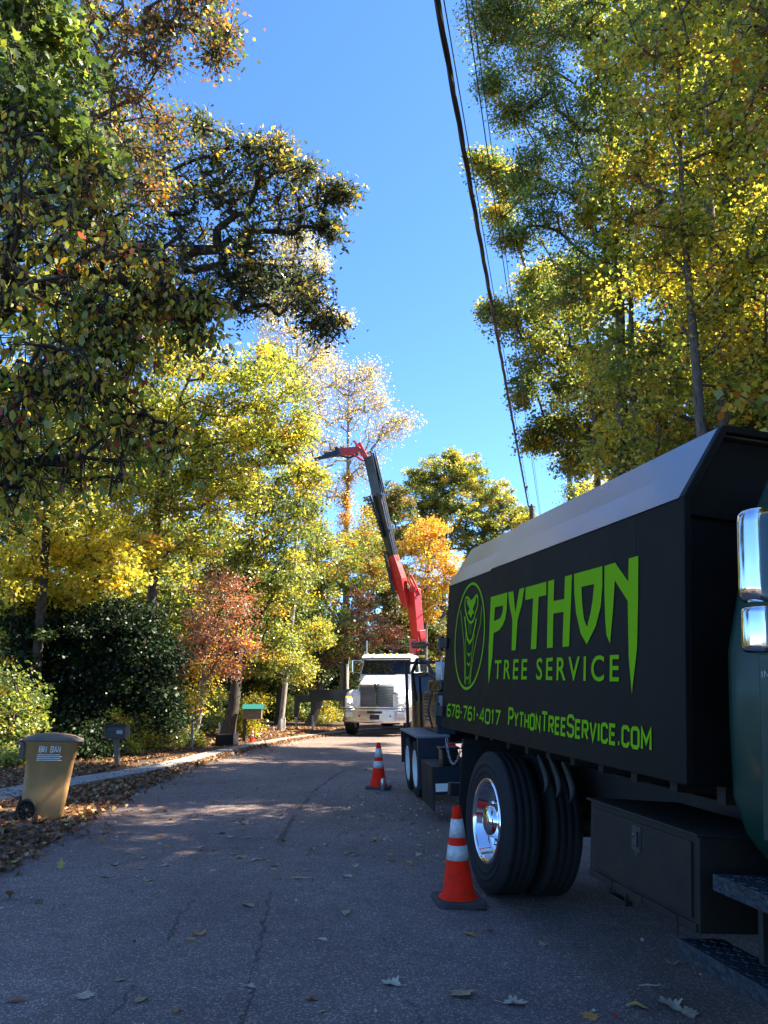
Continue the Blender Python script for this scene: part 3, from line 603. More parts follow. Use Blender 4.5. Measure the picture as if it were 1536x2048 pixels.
T('maple_tree', 2.4, 43, tk((850,1330,43),(855,1200,43),(860,1100,43)), .2,
  [(850,1080,42,42),(890,1120,42,36),(845,1150,42,40),(815,1090,42,28),(885,1180,42,32),(825,1200,42,30),(870,1060,42,28),(910,1150,42,20),(860,1220,42,26),(800,1140,42,22)],
  'gold', .15, 30, 54, 'golden yellow maple beside the red crane arm', group=GB, kind='maple', vb=.6, flat=.45, vs=.35)
T('mixed_tree', .8, 47, tk((790,1350,47),(790,1200,47),(790,1080,47)), .22,
  [(790,1000,47,36),(760,1020,47,36),(810,1060,47,40),(770,1090,47,45),(740,1130,47,45),(790,1170,47,40),(750,1200,47,45),(800,1240,47,40),(860,1250,47,36),(880,1290,47,36),(850,1330,46,30)],
  'brown', .2, 42, 55, 'dull olive tree behind the black crane boom', group=GB, vb=.4)
T('dogwood_tree', -1.6, 35, tk((690,1400,35),(690,1320,35),(700,1240,35)), .1,
  [(700,1260,35,45),(650,1280,35,40),(750,1265,35,40),(790,1275,35,24),(720,1215,35,36),(670,1220,35,30),(640,1330,34,26),(600,1300,34,26),(700,1310,35,34),(620,1360,34,20)],
  'red', .11, 26, 56, 'wide rust-red dogwood right behind the crane truck', group=GB, vb=.35, flat=.3, vs=.25)
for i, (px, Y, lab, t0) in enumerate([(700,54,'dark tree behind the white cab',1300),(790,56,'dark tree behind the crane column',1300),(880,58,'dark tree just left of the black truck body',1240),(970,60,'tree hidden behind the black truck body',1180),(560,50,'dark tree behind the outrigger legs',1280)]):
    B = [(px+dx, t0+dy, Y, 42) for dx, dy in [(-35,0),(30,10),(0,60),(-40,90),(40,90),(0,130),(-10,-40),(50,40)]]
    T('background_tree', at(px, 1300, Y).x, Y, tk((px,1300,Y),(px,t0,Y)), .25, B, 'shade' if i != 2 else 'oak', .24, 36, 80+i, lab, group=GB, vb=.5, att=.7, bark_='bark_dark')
# --- unseen trees added outside the frame on the right to shade the near road
def offtree(seed, leaf, x, y, h, label):
    z = float(gz(x, y)); rng = random.Random(seed); B = []
    for k in range(15):
        a = rng.uniform(0, 6.28); r = rng.uniform(.3, 2.1); zz = z+rng.uniform(.22, .98)*h
        B.append((x+math.cos(a)*r, y+math.sin(a)*r, zz, 1.5, 1.5, 1.3))
    return tree('unseen_shade_tree', (x, y), [(x, y, z+h*.4), (x+.3, y+.2, z+h*.9)], .17, B, leaf, .20, 26, seed, label, group=GR, vb=.45, att=.55, twig=False)
proto = [offtree(201, 'olive', 8.2, 1.5, 15, 'unseen leafy tree added on the right to shade the road'), offtree(202, 'yellowgreen', 9.2, -3.2, 17, 'unseen leafy tree added on the right to shade the road')]
k = 0
for (x, y, s, a) in [(9.2,15.8,1.0,.7),(8.4,10.4,.95,2.2),(11.5,19.0,1.0,4.4),(10.5,5.0,1.0,1.0),(12.5,1.0,1.1,3.0),(12.8,11.5,1.05,4.1),(9.3,8.2,.9,5.0),(14,7,1.1,.4),(6.6,-1.2,.72,5.6),(15.5,4,1.15,.9),(9,-8,1.0,2.6),(11.6,7.4,1.2,1.9),(17,10,1.1,3.6)]:
    c = copy_tree(proto[k%2]); k += 1; c.location = (x, y, float(gz(x, y))-.05); c.rotation_euler.z = a; c.scale = (s*1.08, s*1.08, s)

# --- far wood closing the view beyond the road bend and behind both rows
def far_wood():
    rng = np.random.default_rng(77); n = 150000
    th = np.where(rng.random(n) < .75, rng.uniform(-75, 35, n), rng.uniform(35, 75, n))*math.pi/180
    R_ = 62+rng.random(n)**1.3*26; x = np.sin(th)*R_; y = np.cos(th)*R_
    z0 = gz(x, y); z0 = np.clip(z0, -3, 1.5)
    top = 8.5+3.0*np.sin(th*23)+2.0*np.sin(th*57+1)+(R_-62)*.12
    top = np.where((th > -.05) & (th < .25), top*.75, top)
    z = z0+np.clip(rng.random(n)**.8, 0, 1)*top
    c_ = np.floor(th*40)*3.1+np.floor(z/2.5)*1.7; cv = np.modf(np.abs(np.sin(c_*12.9898)*43758.5453))[0]
    C_ = np.stack([x, y, z], 1); N_ = unit(rng.normal(size=(n, 3))+np.array([0,0,.5])); D = unit(rng.normal(size=(n, 3))); D = unit(D-N_*np.sum(D*N_, 1, keepdims=True))
    V, k_ = leaf_faces(C_, N_, D, rng.uniform(.35, .75, n), rng, 'quad')
    me = mesh_from('far_wood', V, k_, np.clip(.15+.7*cv*.6+rng.normal(0, .15, n), 0, 1), [LM['olive']]); o = bpy.data.objects.new('far_wood', me); COL.objects.link(o)
    tag(o, 'distant autumn wood closing the view behind the trees', 'wood', kind='stuff')
far_wood()


# ================================================================== CHIP TRUCK (black body, green cab)
TT = Vector((1.394, 3.7529, 1.0865)); Rz, Rx, Ry = 0.2091, 0.0118, 0.0776
TM = (Matrix.Rotation(Rz, 3, 'Z') @ Matrix.Rotation(Rx, 3, 'X') @ Matrix.Rotation(Ry, 3, 'Y'))
OFF = Vector((1.22, 1.6, -1.14))
truck = empty('chip_truck', TT+TM@OFF, TM.to_euler(), 'black-bodied chip truck with lime green lettering and a dark green cab', 'truck')
W = 2.44; BL = 4.07; BH = 1.38; CX, CZ = .2275, .408
prof = [(0,0),(0,BH),(CX,BH+CZ),(W-CX,BH+CZ),(W,BH),(W,0)]
def B(mb, name, m, parent=truck, **k): return mb.build(name, m, parent, off=OFF, **k)
# body shell: side walls, front recessed panel, rear doors
mb = MB(); mb.b2((0,.03,0),(.05,BL,BH-.002)); mb.b2((W-.05,.03,0),(W,BL,BH-.002)); mb.b2((.05,.03,0),(W-.05,BL,.06))
mb.prism([(.051,.06),(.051,BH),(CX,BH+CZ-.05),(W-CX,BH+CZ-.05),(W-.051,BH),(W-.051,.06)], 1, .07, .11)
body = B(mb, 'chip_box', 'black_paint', bevel=.004)
# roof: chamfers and top as thick folded sheet with three sheets butted along the length
mb = MB()
for (a, b, dz) in ((.032,2.82,0),(2.826,BL+.02,-.012)):
    o_ = [(-.006,BH+dz),(CX-.004,BH+CZ+dz),(W-CX+.004,BH+CZ+dz),(W+.006,BH+dz),(W-.05,BH+dz-.005),(W-CX-.02,BH+CZ-.04+dz),(CX+.02,BH+CZ-.04+dz),(.05,BH+dz-.005)]
    n = len(o_)
    # slight dishing of the sheets
    ys = np.linspace(a, b, 9)
    rings = []
    for i, y in enumerate(ys):
        w_ = .010*math.sin(math.pi*i/8)*(1 if a < 1 else 1.6)
        mid = ((o_[0][0]+o_[1][0])/2+w_*.8, (o_[0][1]+o_[1][1])/2-w_*.5)
        rings.append([Vector((p[0], y, p[1])) for p in [o_[0], mid]+o_[1:]])
    mb.loft(rings, smooth=False)
roof = B(mb, 'roof', 'roof_paint', body)
# front edge trim
mb = MB()
def strip(p, q, w=.035, y0=-.012, y1=.029, out=.004):
    p = Vector((p[0],0,p[1])); q = Vector((q[0],0,q[1])); d = (q-p).normalized(); nrm = Vector((-d.z,0,d.x)); 
    vs = []
    for e in (p, q):
        for (s_, y) in ((out,y0),(out,y1),(-w,y1),(-w,y0)): vs.append(Vector((e.x+nrm.x*s_, y, e.z+nrm.z*s_)))
    mb.add(vs, [(0,1,2,3),(4,7,6,5),(0,4,5,1),(1,5,6,2),(2,6,7,3),(3,7,4,0)])
pp = prof
for a, b in zip(pp[:-1], pp[1:]): strip(a, b)
mb.b2((.06,.035,1.30),(W-.06,.069,1.345)); mb.b2((.06,.035,.0),(W-.06,.069,.08)); mb.b2((1.19,.04,.08),(1.25,.069,1.30))
B(mb, 'edge_trim', 'black_paint', body, bevel=.006)
mb = MB(); mb.b2((-.002,.458,.70),(.002,.463,BH-.02)); B(mb, 'panel_seam', 'dark_steel', body)
for a_, b_ in ((.05,1.21),(1.23,W-.05)):
    mb = MB(); mb.b2((a_,BL-.04,.06),(b_,BL,1.36)); B(mb, 'rear_door', 'black_paint', body, bevel=.005)
for z in (.15, .80):
    mb = MB(); mb.b2((-.03,BL-.10,z-.05),(-.002,BL+.09,z+.05), .008); mb.tube([(-.02,BL+.1,z-.07),(-.02,BL+.1,z+.07)], .03, 10); B(mb, 'hinge', 'trim_black', body)
# lettering ------------------------------------------------------------------
LET = dict(
 P=[[(2.788,1.138),(2.404,1.138),(2.404,.999),(2.425,.933),(2.48,.88),(2.56,.846),(2.681,.832),(2.685,.647),(2.74,.42),(2.76,.486),(2.785,.707),(2.785,.825),(2.79,1.005)],[(2.676,1.043),(2.487,1.040),(2.494,.988),(2.537,.945),(2.682,.927)]],
 Y=[[(2.385,1.136),(2.277,1.136),(2.214,.964),(2.150,1.138),(2.052,1.138),(2.089,1.017),(2.163,.904),(2.178,.679),(2.262,.678),(2.270,.911),(2.350,1.04)]],
 T=[[(2.027,1.138),(1.648,1.138),(1.645,1.043),(1.775,1.043),(1.787,.677),(1.885,.677),(1.875,1.043),(2.023,1.043)]],
 H=[[(1.618,1.138),(1.516,1.138),(1.517,.99),(1.351,.99),(1.347,1.138),(1.241,1.138),(1.259,.677),(1.357,.677),(1.354,.905),(1.515,.905),(1.508,.677),(1.603,.677)]],
 O=[[(1.211,1.138),(.83,1.138),(.826,1.019),(.843,.898),(.90,.787),(1.013,.680),(1.096,.748),(1.168,.881),(1.202,1.015)],[(1.100,1.042),(.931,1.042),(.946,.948),(.972,.867),(1.014,.786),(1.058,.839),(1.088,.943)]],
 N=[[(.803,1.135),(.677,1.138),(.525,1.010),(.522,1.140),(.420,1.140),(.420,.90),(.427,.644),(.478,.40),(.513,.595),(.529,.902),(.677,1.034),(.694,.862),(.724,.675),(.767,.725),(.783,.805),(.799,.975)]])
def flat_poly(mb, loops, x=-.004):
    bm = bmesh.new(); 
    for lp in loops:
        vs = [bm.verts.new((x, p[0], p[1])) for p in lp]
        for i in range(len(vs)): bm.edges.new((vs[i], vs[(i+1)%len(vs)]))
    bmesh.ops.triangle_fill(bm, use_beauty=True, use_dissolve=False, edges=bm.edges[:], normal=(-1,0,0)); bm.verts.index_update()
    mb.add([v.co.copy() for v in bm.verts], [[v.index for v in f.verts] for f in bm.faces]); bm.free()
def stroke(mb, pts, w, closed=False, x=-.004):
    P_ = [Vector(p) for p in pts]; n = len(P_); L_, R_ = [], []
    for i in range(n):
        a = P_[i-1] if (i or closed) else None; b = P_[(i+1)%n] if (i < n-1 or closed) else None
        d1 = (P_[i]-a).normalized() if a is not None else None; d2 = (b-P_[i]).normalized() if b is not None else None
        if d1 is None: d1 = d2
        if d2 is None: d2 = d1
        n1 = Vector((-d1.y, d1.x)); n2 = Vector((-d2.y, d2.x)); m_ = (n1+n2)
        m_ = m_.normalized() if m_.length > 1e-4 else n1; k = w/2/max(.45, m_.dot(n1)); L_.append(P_[i]+m_*k); R_.append(P_[i]-m_*k)
    vs = [(x, p.x, p.y) for p in L_]+[(x, p.x, p.y) for p in R_]
    mb.add(vs, [(i, (i+1)%n, n+(i+1)%n, n+i) for i in range(n if closed else n-1)])
mb = MB()
for k_ in 'PYTHON': flat_poly(mb, LET[k_])
B(mb, 'lettering', 'lime', body, fixn=False)
mb = MB()
def cat_rom(P_, n=6):
    out = []; m = len(P_)
    for i in range(m):
        p0, p1, p2, p3 = [np.array(P_[(i+j-1)%m]) for j in range(4)]
        for t in np.linspace(0, 1, n, endpoint=False): out.append(tuple(.5*((2*p1)+(-p0+p2)*t+(2*p0-5*p1+4*p2-p3)*t*t+(-p0+3*p1-3*p2+p3)*t**3)))
    return out
ell = [(3.327+.416*math.cos(a), .842+.468*math.sin(a)) for a in np.linspace(0, 2*math.pi, 56, endpoint=False)]
stroke(mb, ell, .024, True)
head = [(3.484,1.189),(3.421,1.193),(3.321,1.150),(3.241,1.167),(3.175,1.189),(3.131,1.16),(3.13,1.093),(3.179,1.034),(3.21,.979),(3.276,.954),(3.362,.976),(3.436,1.04),(3.494,1.123)]
stroke(mb, cat_rom(head, 3), .024, True)
flat_poly(mb, [[(3.451,1.180),(3.319,1.140),(3.183,1.176),(3.190,1.130),(3.262,1.075),(3.205,1.035),(3.26,1.03),(3.300,.995),(3.345,1.03),(3.405,1.044),(3.35,1.085),(3.432,1.140)]])
for l, w in (([(3.619,1.087),(3.566,.982),(3.467,.793),(3.41,.598),(3.378,.415)], .015), ([(3.013,1.083),(3.028,.929),(3.104,.81),(3.177,.657),(3.21,.534),(3.225,.417)], .015),
             ([(3.487,1.023),(3.424,.908),(3.370,.815),(3.297,.773),(3.230,.806),(3.193,.876),(3.141,.98)], .03), ([(3.348,.955),(3.325,.851)], .010), ([(3.286,.952),(3.283,.849)], .010),
             ([(3.430,.907),(3.402,.726),(3.352,.411)], .012), ([(3.175,.845),(3.215,.700),(3.255,.411)], .012), ([(3.343,.686),(3.299,.662),(3.251,.684)], .016), ([(3.338,.600),(3.294,.577),(3.257,.599)], .014), ([(3.340,.478),(3.304,.458),(3.267,.481)], .014)):
    stroke(mb, l, w)
B(mb, 'snake_emblem', 'lime', body, fixn=False)
c = .13
GL_ = {
 '0': (.62,[[(c,0),(.62-c,0),(.62,c),(.62,1-c),(.62-c,1),(c,1),(0,1-c),(0,c),'c']]), '1': (.30,[[(.02,.86),(.18,1),(.18,0)]]),
 '4': (.64,[[(.50,0),(.50,1),(.02,.28),(.66,.28)]]), '6': (.6,[[(.55,1),(.2,1),(0,.8),(0,c),(c,0),(.6-c,0),(.6,c),(.6,.55-c),(.6-c,.55),(0,.55)]]),
 '7': (.58,[[(0,1),(.58,1),(.2,0)]]), '8': (.6,[[(c,0),(.6-c,0),(.6,c),(.6,.4),(.6-c,.53),(.6,.66),(.6,1-c),(.6-c,1),(c,1),(0,1-c),(0,.66),(c,.53),(0,.4),(0,c),'c'],[(c,.53),(.6-c,.53)]]),
 '-': (.22,[[(.0,.5),(.2,.5)]]), '.': (.12,[[(.0,.06),(.12,.06)]]), ' ': (.55,[]),
 'P': (.6,[[(0,0),(0,1),(.6-c,1),(.6,1-c),(.6,.45+c),(.6-c,.45),(0,.45)]]), 'Y': (.62,[[(0,1),(.31,.48),(.62,1)],[(.31,.48),(.31,0)]]), 'T': (.6,[[(0,1),(.6,1)],[(.3,1),(.3,0)]]),
 'H': (.58,[[(0,0),(0,1)],[(.58,0),(.58,1)],[(0,.5),(.58,.5)]]), 'N': (.6,[[(0,0),(0,1),(.6,0),(.6,1)]]), 'R': (.6,[[(0,0),(0,1),(.6-c,1),(.6,1-c),(.6,.48+c),(.6-c,.48),(0,.48)],[(.28,.48),(.6,0)]]),
 'E': (.52,[[(.52,1),(0,1),(0,0),(.52,0)],[(0,.52),(.46,.52)]]), 'S': (.58,[[(.58,.8),(.58,1-c),(.58-c,1),(c,1),(0,1-c),(0,.55+c*.4),(c,.53),(.58-c,.50),(.58,.47-c*.4),(.58,c),(.58-c,0),(c,0),(0,c),(0,.2)]]),
 'V': (.62,[[(0,1),(.31,0),(.62,1)]]), 'I': (.04,[[(.02,0),(.02,1)]]), 'C': (.58,[[(.58,.78),(.58,1-c),(.58-c,1),(c,1),(0,1-c),(0,c),(c,0),(.58-c,0),(.58,c),(.58,.22)]]), 'M': (.74,[[(0,0),(0,1),(.37,.35),(.74,1),(.74,0)]]),
 'A': (.64,[[(0,0),(.32,1),(.64,0)],[(.12,.36),(.52,.36)]]), 'L': (.5,[[(0,1),(0,0),(.5,0)]]), 'B': (.58,[[(0,0),(0,1),(.58-c,1),(.58,1-c),(.58,.52+c),(.58-c,.52),(0,.52)],[(.58-c,.52),(.58,.52-c),(.58,c),(.58-c,0),(0,0)]]),
}
GL_['O'] = GL_['0']
def block_text(mb, s, y0, y1, zb, cap, w, small=.80, gap=.24, x=-.004):
    """text running from y0 down to y1 (towards -y); lower-case letters are small capitals"""
    tot = 0; items = []
    for ch in s:
        k_ = small if (ch.islower() or ch == '.') else 1.0; g = GL_[ch.upper()]; items.append((g, k_, tot)); tot += g[0]*k_+gap
    tot -= gap; sx_ = (y0-y1)/tot
    for g, k_, t0 in items:
        for pl in g[1]:
            cl_ = pl[-1] == 'c'; pts = [(y0-(t0+p[0]*k_)*sx_, zb+p[1]*k_*cap) for p in pl if p != 'c']; stroke(mb, pts, w, cl_, x)
mb = MB(); block_text(mb, '678-761-4017', 3.865, 2.452, .115, .102, .020); B(mb, 'phone_number', 'lime', body, fixn=False)
mb = MB(); block_text(mb, 'PythonTreeService.com', 2.262, .292, .130, .118, .021); B(mb, 'web_address', 'lime', body, fixn=False)
def font_text(body_, y0, y1, zb, zt, x=-.004, bold=.012, space=1.35):
    cu = bpy.data.curves.new('text', 'FONT'); cu.body = body_; cu.space_character = space; cu.offset = bold; cu.resolution_u = 4
    ob = bpy.data.objects.new('text', cu); COL.objects.link(ob); dg = bpy.context.evaluated_depsgraph_get(); dg.update()
    me = bpy.data.meshes.new_from_object(ob.evaluated_get(dg)); vs = np.array([v.co[:] for v in me.vertices]); fs = [tuple(p.vertices) for p in me.polygons]
    bpy.data.objects.remove(ob); bpy.data.curves.remove(cu); bpy.data.meshes.remove(me)
    mn, mx_ = vs.min(0), vs.max(0); u = (vs[:, 0]-mn[0])/(mx_[0]-mn[0]); v = (vs[:, 1]-mn[1])/(mx_[1]-mn[1])
    mb = MB(); mb.add([(x, y0+(y1-y0)*a, zb+(zt-zb)*b) for a, b in zip(u, v)], fs); return mb
B(font_text('TREE SERVICE', 2.617, .618, .462, .612), 'tagline', 'lime', body, fixn=False)
# chassis ---------------------------------------------------------------------
mb = MB()
for x in (.78, 1.60): mb.b2((x,-3.0,-.42),(x+.08,BL-.1,-.16), .01)
for y in np.arange(.2, 4.0, .42): mb.b2((.35,y,-.10),(W-.35,y+.07,-.002))
mb.b2((.86,-.2,-.40),(1.60,0,-.2)); mb.b2((.86,2.5,-.55),(1.60,2.9,-.42)); mb.b2((.8,3.85,-.75),(1.66,4.0,-.16), .01); mb.b2((.10,3.98,-.62),(W-.10,4.06,-.50), .01)
mb.tube([(.5,2.71,-.62),(1.94,2.71,-.62)], .09, 12);
B(mb, 'chassis', 'dark_steel')
def wheel(mx, my, mz, r, w, rimr, side, rimmat='polished', parent=None, name='wheel', dish=.13, n=48, bfun=None, hub=True):
    """side=-1: outer face looks to -x. returns wheel (rim as the parent mesh's child)"""
    bf = bfun or (lambda m_, nme, mt, par: m_.build(nme, mt, par))
    t = MB(); q = w/2; pr = [(rimr+.005,-q*.88),(rimr+.04,-q*.98),(rimr+.055,-q*.985),(rimr+.06,-q*1.03),(rimr+.068,-q*1.03),(rimr+.073,-q*.99),(r*.80,-q*1.0),(r*.805,-q*1.035),(r*.825,-q*1.035),(r*.83,-q*1.0),(r*.86,-q*1.0),(r*.95,-q*.93),(r*.985,-q*.8)]
    for g in (-.62,-.2,.2,.62):
        pr += [(r,q*(g-.16)),(r,q*(g+.12)),(r-.006,q*(g+.13)),(r-.006,q*(g+.2))]
    pr += [(r*.985,q*.85),(r*.95,q*.93),(r*.86,q),(rimr+.04,q*.98),(rimr+.005,q*.88)]
    t.lathe([(a, b*side*-1) for a, b in pr], (mx, my, mz), (1,0,0), n)
    ty = bf(t, name, 'rubber', parent)
    rm = MB(); s = side; o = [(rimr+.012,q*.90),(rimr+.004,q*.97),(rimr-.012,q*.95),(rimr-.030,q*.80),(rimr-.045,q-dish*.8),(rimr-.075,q-dish),(rimr*.55,q-dish-.01),(rimr*.44,q-dish+.005)]
    if hub: o += [(rimr*.40,q-dish+.07),(rimr*.34,q-dish+.11),(rimr*.20,q-dish+.125),(.001,q-dish+.128)]
    else: o += [(.001,q-dish)]
    rm.lathe([(a, b*s) for a, b in o], (mx, my, mz), (1,0,0), n)
    rm.lathe([(rimr+.012,-q*.9*s),(rimr-.02,-q*.7*s),(rimr-.06,0),(.001,0)], (mx, my, mz), (1,0,0), 24)
    if hub:
        for k_ in range(10):
            a = 2*math.pi*k_/10; rr_ = rimr*.62
            rm.lathe([(.014,s*(q-dish-.012)),(.014,s*(q-dish+.022)),(.001,s*(q-dish+.028))], (mx, my+math.cos(a)*rr_, mz+math.sin(a)*rr_), (1,0,0), 6, False)
    bf(rm, 'rim', rimmat, ty); return ty
tb = lambda m_, nme, mt, par: m_.build(nme, mt, par, off=OFF)
WY, WZ, WR = 2.7135, -.6209, .519
for (x, s) in ((.14,-1),(.47,-1),(W-.14,1),(W-.47,1)): wheel(x, WY, WZ, WR, .27, .305, s, 'chrome' if x == .14 else 'dark_steel', truck, bfun=tb)
for (x, s) in ((.20,-1),(W-.20,1)): wheel(x, -3.35, WZ, WR, .27, .305, s, 'polished', truck, bfun=tb)
# mud flaps
for x in (.02, W-.62):
    mb = MB(); mb.b2((x,3.42,-.98),(x+.60,3.432,-.10)); mb.b2((x,3.40,-.12),(x+.60,3.45,-.06), .008); B(mb, 'mud_flap', 'rubber')
# hanging chain
mb = MB(); ch = [(.02,3.42+.5*t_,-.10-.62*t_*(1-t_)*1.3) for t_ in np.linspace(0,1,19)]
for i in range(18):
    a, b = Vector(ch[i]), Vector(ch[i+1]); d = (b-a).normalized(); u = Vector((1,0,0)) if i%2 else d.cross(Vector((1,0,0))).normalized(); m_ = (a+b)/2; L_ = (b-a).length*.75
    mb.tube([m_+d*L_*math.cos(w_)+u*.011*math.sin(w_) for w_ in np.linspace(0, 2*math.pi, 9)], .0035, 5, False)
B(mb, 'safety_chain', 'steel')
for i in range(3):
    mb = MB(); y = 1.95-i*.20
    mb.tube([(.10+.05*math.sin(t_*3.1),y-.02-.10*t_,-.05-.24*math.sin(t_*1.45)) for t_ in np.linspace(0,1,9)], [.014,.020,.023,.024,.024,.02,.016,.01,.004], 10); B(mb, 'air_line_coil', 'dark_steel')
# toolbox
mb = MB(); mb.b2((0,-.10,-.60),(.55,.93,-.20), .008); mb.b2((-.02,-.115,-.205),(.57,.95,-.192), .004); mb.b2((-.012,-.09,-.598),(0,.92,-.565), .003)
for y in (.05,.35,.65): mb.b2((-.016,y,-.60),(-.010,y+.09,-.565))
mb.b2((.05,.62,-.68),(.09,.80,-.66)); mb.b2((.05,.62,-.68),(.06,.63,-.60)); mb.b2((.05,.79,-.68),(.06,.80,-.60)); mb.tube([(.02,.1,-.6),(.02,.1,-.70)], .004, 5)
tbx = B(mb, 'toolbox', 'tool_paint')
mb = MB(); mb.b2((-.012,-.055,-.550),(-.0005,.87,-.235), .004); dr = B(mb, 'toolbox_door', 'tool_paint', tbx)
mb = MB(); pts = rrect(.405,-.31,.085,.12,.012); mb.prism([(p[0],p[1]) for p in pts], 0, -.016, -.012)
mb.prism([(p[0],p[1]) for p in rrect(.405,-.31,.065,.095,.01)], 0, -.0175, -.0165); mb.b2((-.030,.385,-.34),(-.017,.40,-.275), .003); mb.b2((-.030,.385,-.345),(-.017,.425,-.332), .002); mb.lathe([(.011,0),(.011,-.014),(.006,-.016),(.001,-.016)], (-.016,.415,-.293), (1,0,0), 12)
mb.lathe([(.007,0),(.007,-.006),(.001,-.007)], (-.013,.405,-.385), (1,0,0), 10); mb.prism([(p[0],p[1]) for p in rrect(.405,-.385,.03,.03,.01)], 0, -.015, -.0125)
B(mb, 'latch', 'latch_metal', tbx)
# fuel tank and steps beneath the cab
mb = MB(); mb.lathe([(.001,-1.9),(.22,-1.9),(.26,-1.86),(.26,-.42),(.22,-.38),(.001,-.38)], (.42,0,-.52), (0,1,0), 28); B(mb, 'fuel_tank', 'dark_steel')
for y in (-1.6,-.7):
    mb = MB(); mb.lathe([(.263,-.03),(.272,-.03),(.272,.03),(.263,.03)], (.42,y,-.52), (0,1,0), 28); B(mb, 'tank_strap', 'steel')
mb = MB(); mb.b2((-.03,-1.5,-.350),(.25,-.24,-.325), .004); mb.b2((-.03,-1.5,-.39),(-.018,-.24,-.345), .003)
for k_ in range(150):
    yy = -1.47+1.20*((k_*.618)%1); xx = -.02+.26*((k_*.377)%1); mb.box((xx,yy,-.3235), (.032,.010,.004), 0, Euler((0,0,.8 if k_%2 else -.8)))
B(mb, 'step', 'tread')
mb = MB(); mb.b2((-.02,-1.6,-.675),(.20,.03,-.655), .004); mb.b2((-.032,-1.6,-.72),(-.02,.03,-.652), .004)
for k_ in range(170):
    yy = -1.57+1.6*((k_*.618)%1); xx = -.01+.20*((k_*.377)%1); mb.box((xx,yy,-.6535), (.032,.010,.004), 0, Euler((0,0,.8 if k_%2 else -.8)))
B(mb, 'step', 'tread')
for y in (-.30,-1.3):
    mb = MB(); mb.b2((.16,y,-.695),(.19,y+.03,-.34)); B(mb, 'step_bracket', 'dark_steel')
# cab
def ring(z, i, y0=-.115, y1=-2.0, x0=.11, x1=2.33, r=.09): 
    return [Vector((p[0], p[1], z)) for p in rrect((x0+x1)/2, (y0+y1)/2, (x1-x0)-2*i, (y0-y1)-2*i, r)]
mb = MB(); mb.loft([ring(-.30,.16),(ring(-.26,.10)),ring(-.17,.045),ring(-.02,.008),ring(.30,0),ring(.62,0),ring(.72,.012),ring(1.2,.07),ring(1.42,.13),ring(1.52,.24)])
cab = B(mb, 'cab', 'green_paint')
mb = MB(); mb.loft([[Vector((p[0], y, p[1]-dz)) for p in rrect(1.22, .10, w_, h_, .15)] for y, w_, h_, dz in ((-2.0,1.9,.75,0),(-2.6,1.75,.72,.02),(-3.4,1.6,.66,.05),(-4.0,1.5,.58,.09),(-4.1,1.4,.5,.1))]); B(mb, 'hood', 'green_paint')
for x0_, x1_ in ((.04,.5),(1.94,2.40)):
    mb = MB(); pr = [(WY*0-3.35+.62*math.cos(a), -.62+.62*math.sin(a)) for a in np.linspace(0, math.pi, 15)]; qr = [(-3.35+.58*math.cos(a), -.62+.58*math.sin(a)) for a in np.linspace(math.pi, 0, 15)]
    mb.prism(pr+qr, 0, x0_, x1_); B(mb, 'fender', 'green_paint')
mb = MB(); mb.b2((.1,-4.35,-.75),(2.34,-4.22,-.45), .02); B(mb, 'bumper', 'chrome')
mb = MB(); mb.b2((.6,-4.14,-.25),(1.84,-4.09,.32), .01); B(mb, 'grille', 'grille')
mb = MB(); mb.b2((.108,-1.55,-.16),(.121,-.385,.60), .006); mb.b2((.150,-1.50,.66),(.168,-.50,.70), .004)
door = B(mb, 'door', 'green_paint', cab)
mb = MB(); mb.add([(.127,-.5,.70),(.127,-1.5,.70),(.19,-1.42,1.2),(.19,-.58,1.2)], [(0,1,2,3)]); B(mb, 'door_window', 'glass', cab)
mb = MB(); mb.prism([(p[0],p[1]) for p in rrect(-.60,.20,.26,.17,.02)], 0, .106, .109); mb.b2((.085,-.50,.13),(.10,-.485,.27), .004); mb.b2((.085,-.70,.19),(.10,-.49,.22), .004)
B(mb, 'door_handle', 'trim_black', cab)
mb = MB(); block_text(mb, 'INTERNATIONAL', -.412, -.90, .500, .026, .0045, gap=.3, x=.103); B(mb, 'maker_lettering', 'steel', cab, fixn=False)
# mirrors
def shell(cx, cy, z0, z1, wy, dx, name):
    mb = MB(); R_ = []
    h = z1-z0
    for t_, k_ in ((0,.70),(.02,.86),(.07,.97),(.15,1),(.5,1),(.85,1),(.93,.97),(.98,.86),(1,.70)):
        z = z0+h*t_; R_.append([Vector((cx+p[0]*k_, cy+p[1]*(.6+.4*k_), z)) for p in rrect(0,0,dx,wy,min(dx,wy)*.42,6)])
    mb.loft(R_); return B(mb, name, 'chrome', mir)
mb = MB()
for z in (.58,.74,1.10): mb.tube([(-.14,-.80,z),(.02,-.82,z+.02),(.16,-.84,z+.03)], .011, 8)
mb.tube([(-.05,-.80,.50),(-.05,-.80,1.16)], .011, 8); mir = B(mb, 'mirror_bracket', 'trim_black')
shell(-.13, -.76, .762, 1.13, .11, .22, 'mirror_housing'); shell(-.13, -.76, .570, .748, .12, .20, 'convex_mirror_housing')
mb = MB(); mb.box((-.05,-.826,1.0-.03), (.075,.02,.20), .01); B(mb, 'marker_lamp', 'brown_lamp', mir)
# passenger mirror
mb = MB(); mb.loft([[Vector((2.57+p[0]*k_, -.76+p[1]*k_, z)) for p in rrect(0,0,.22,.11,.045)] for z, k_ in ((.56,.7),(.6,1),(1.08,1),(1.13,.7))]); B(mb, 'mirror_housing', 'chrome', mir)

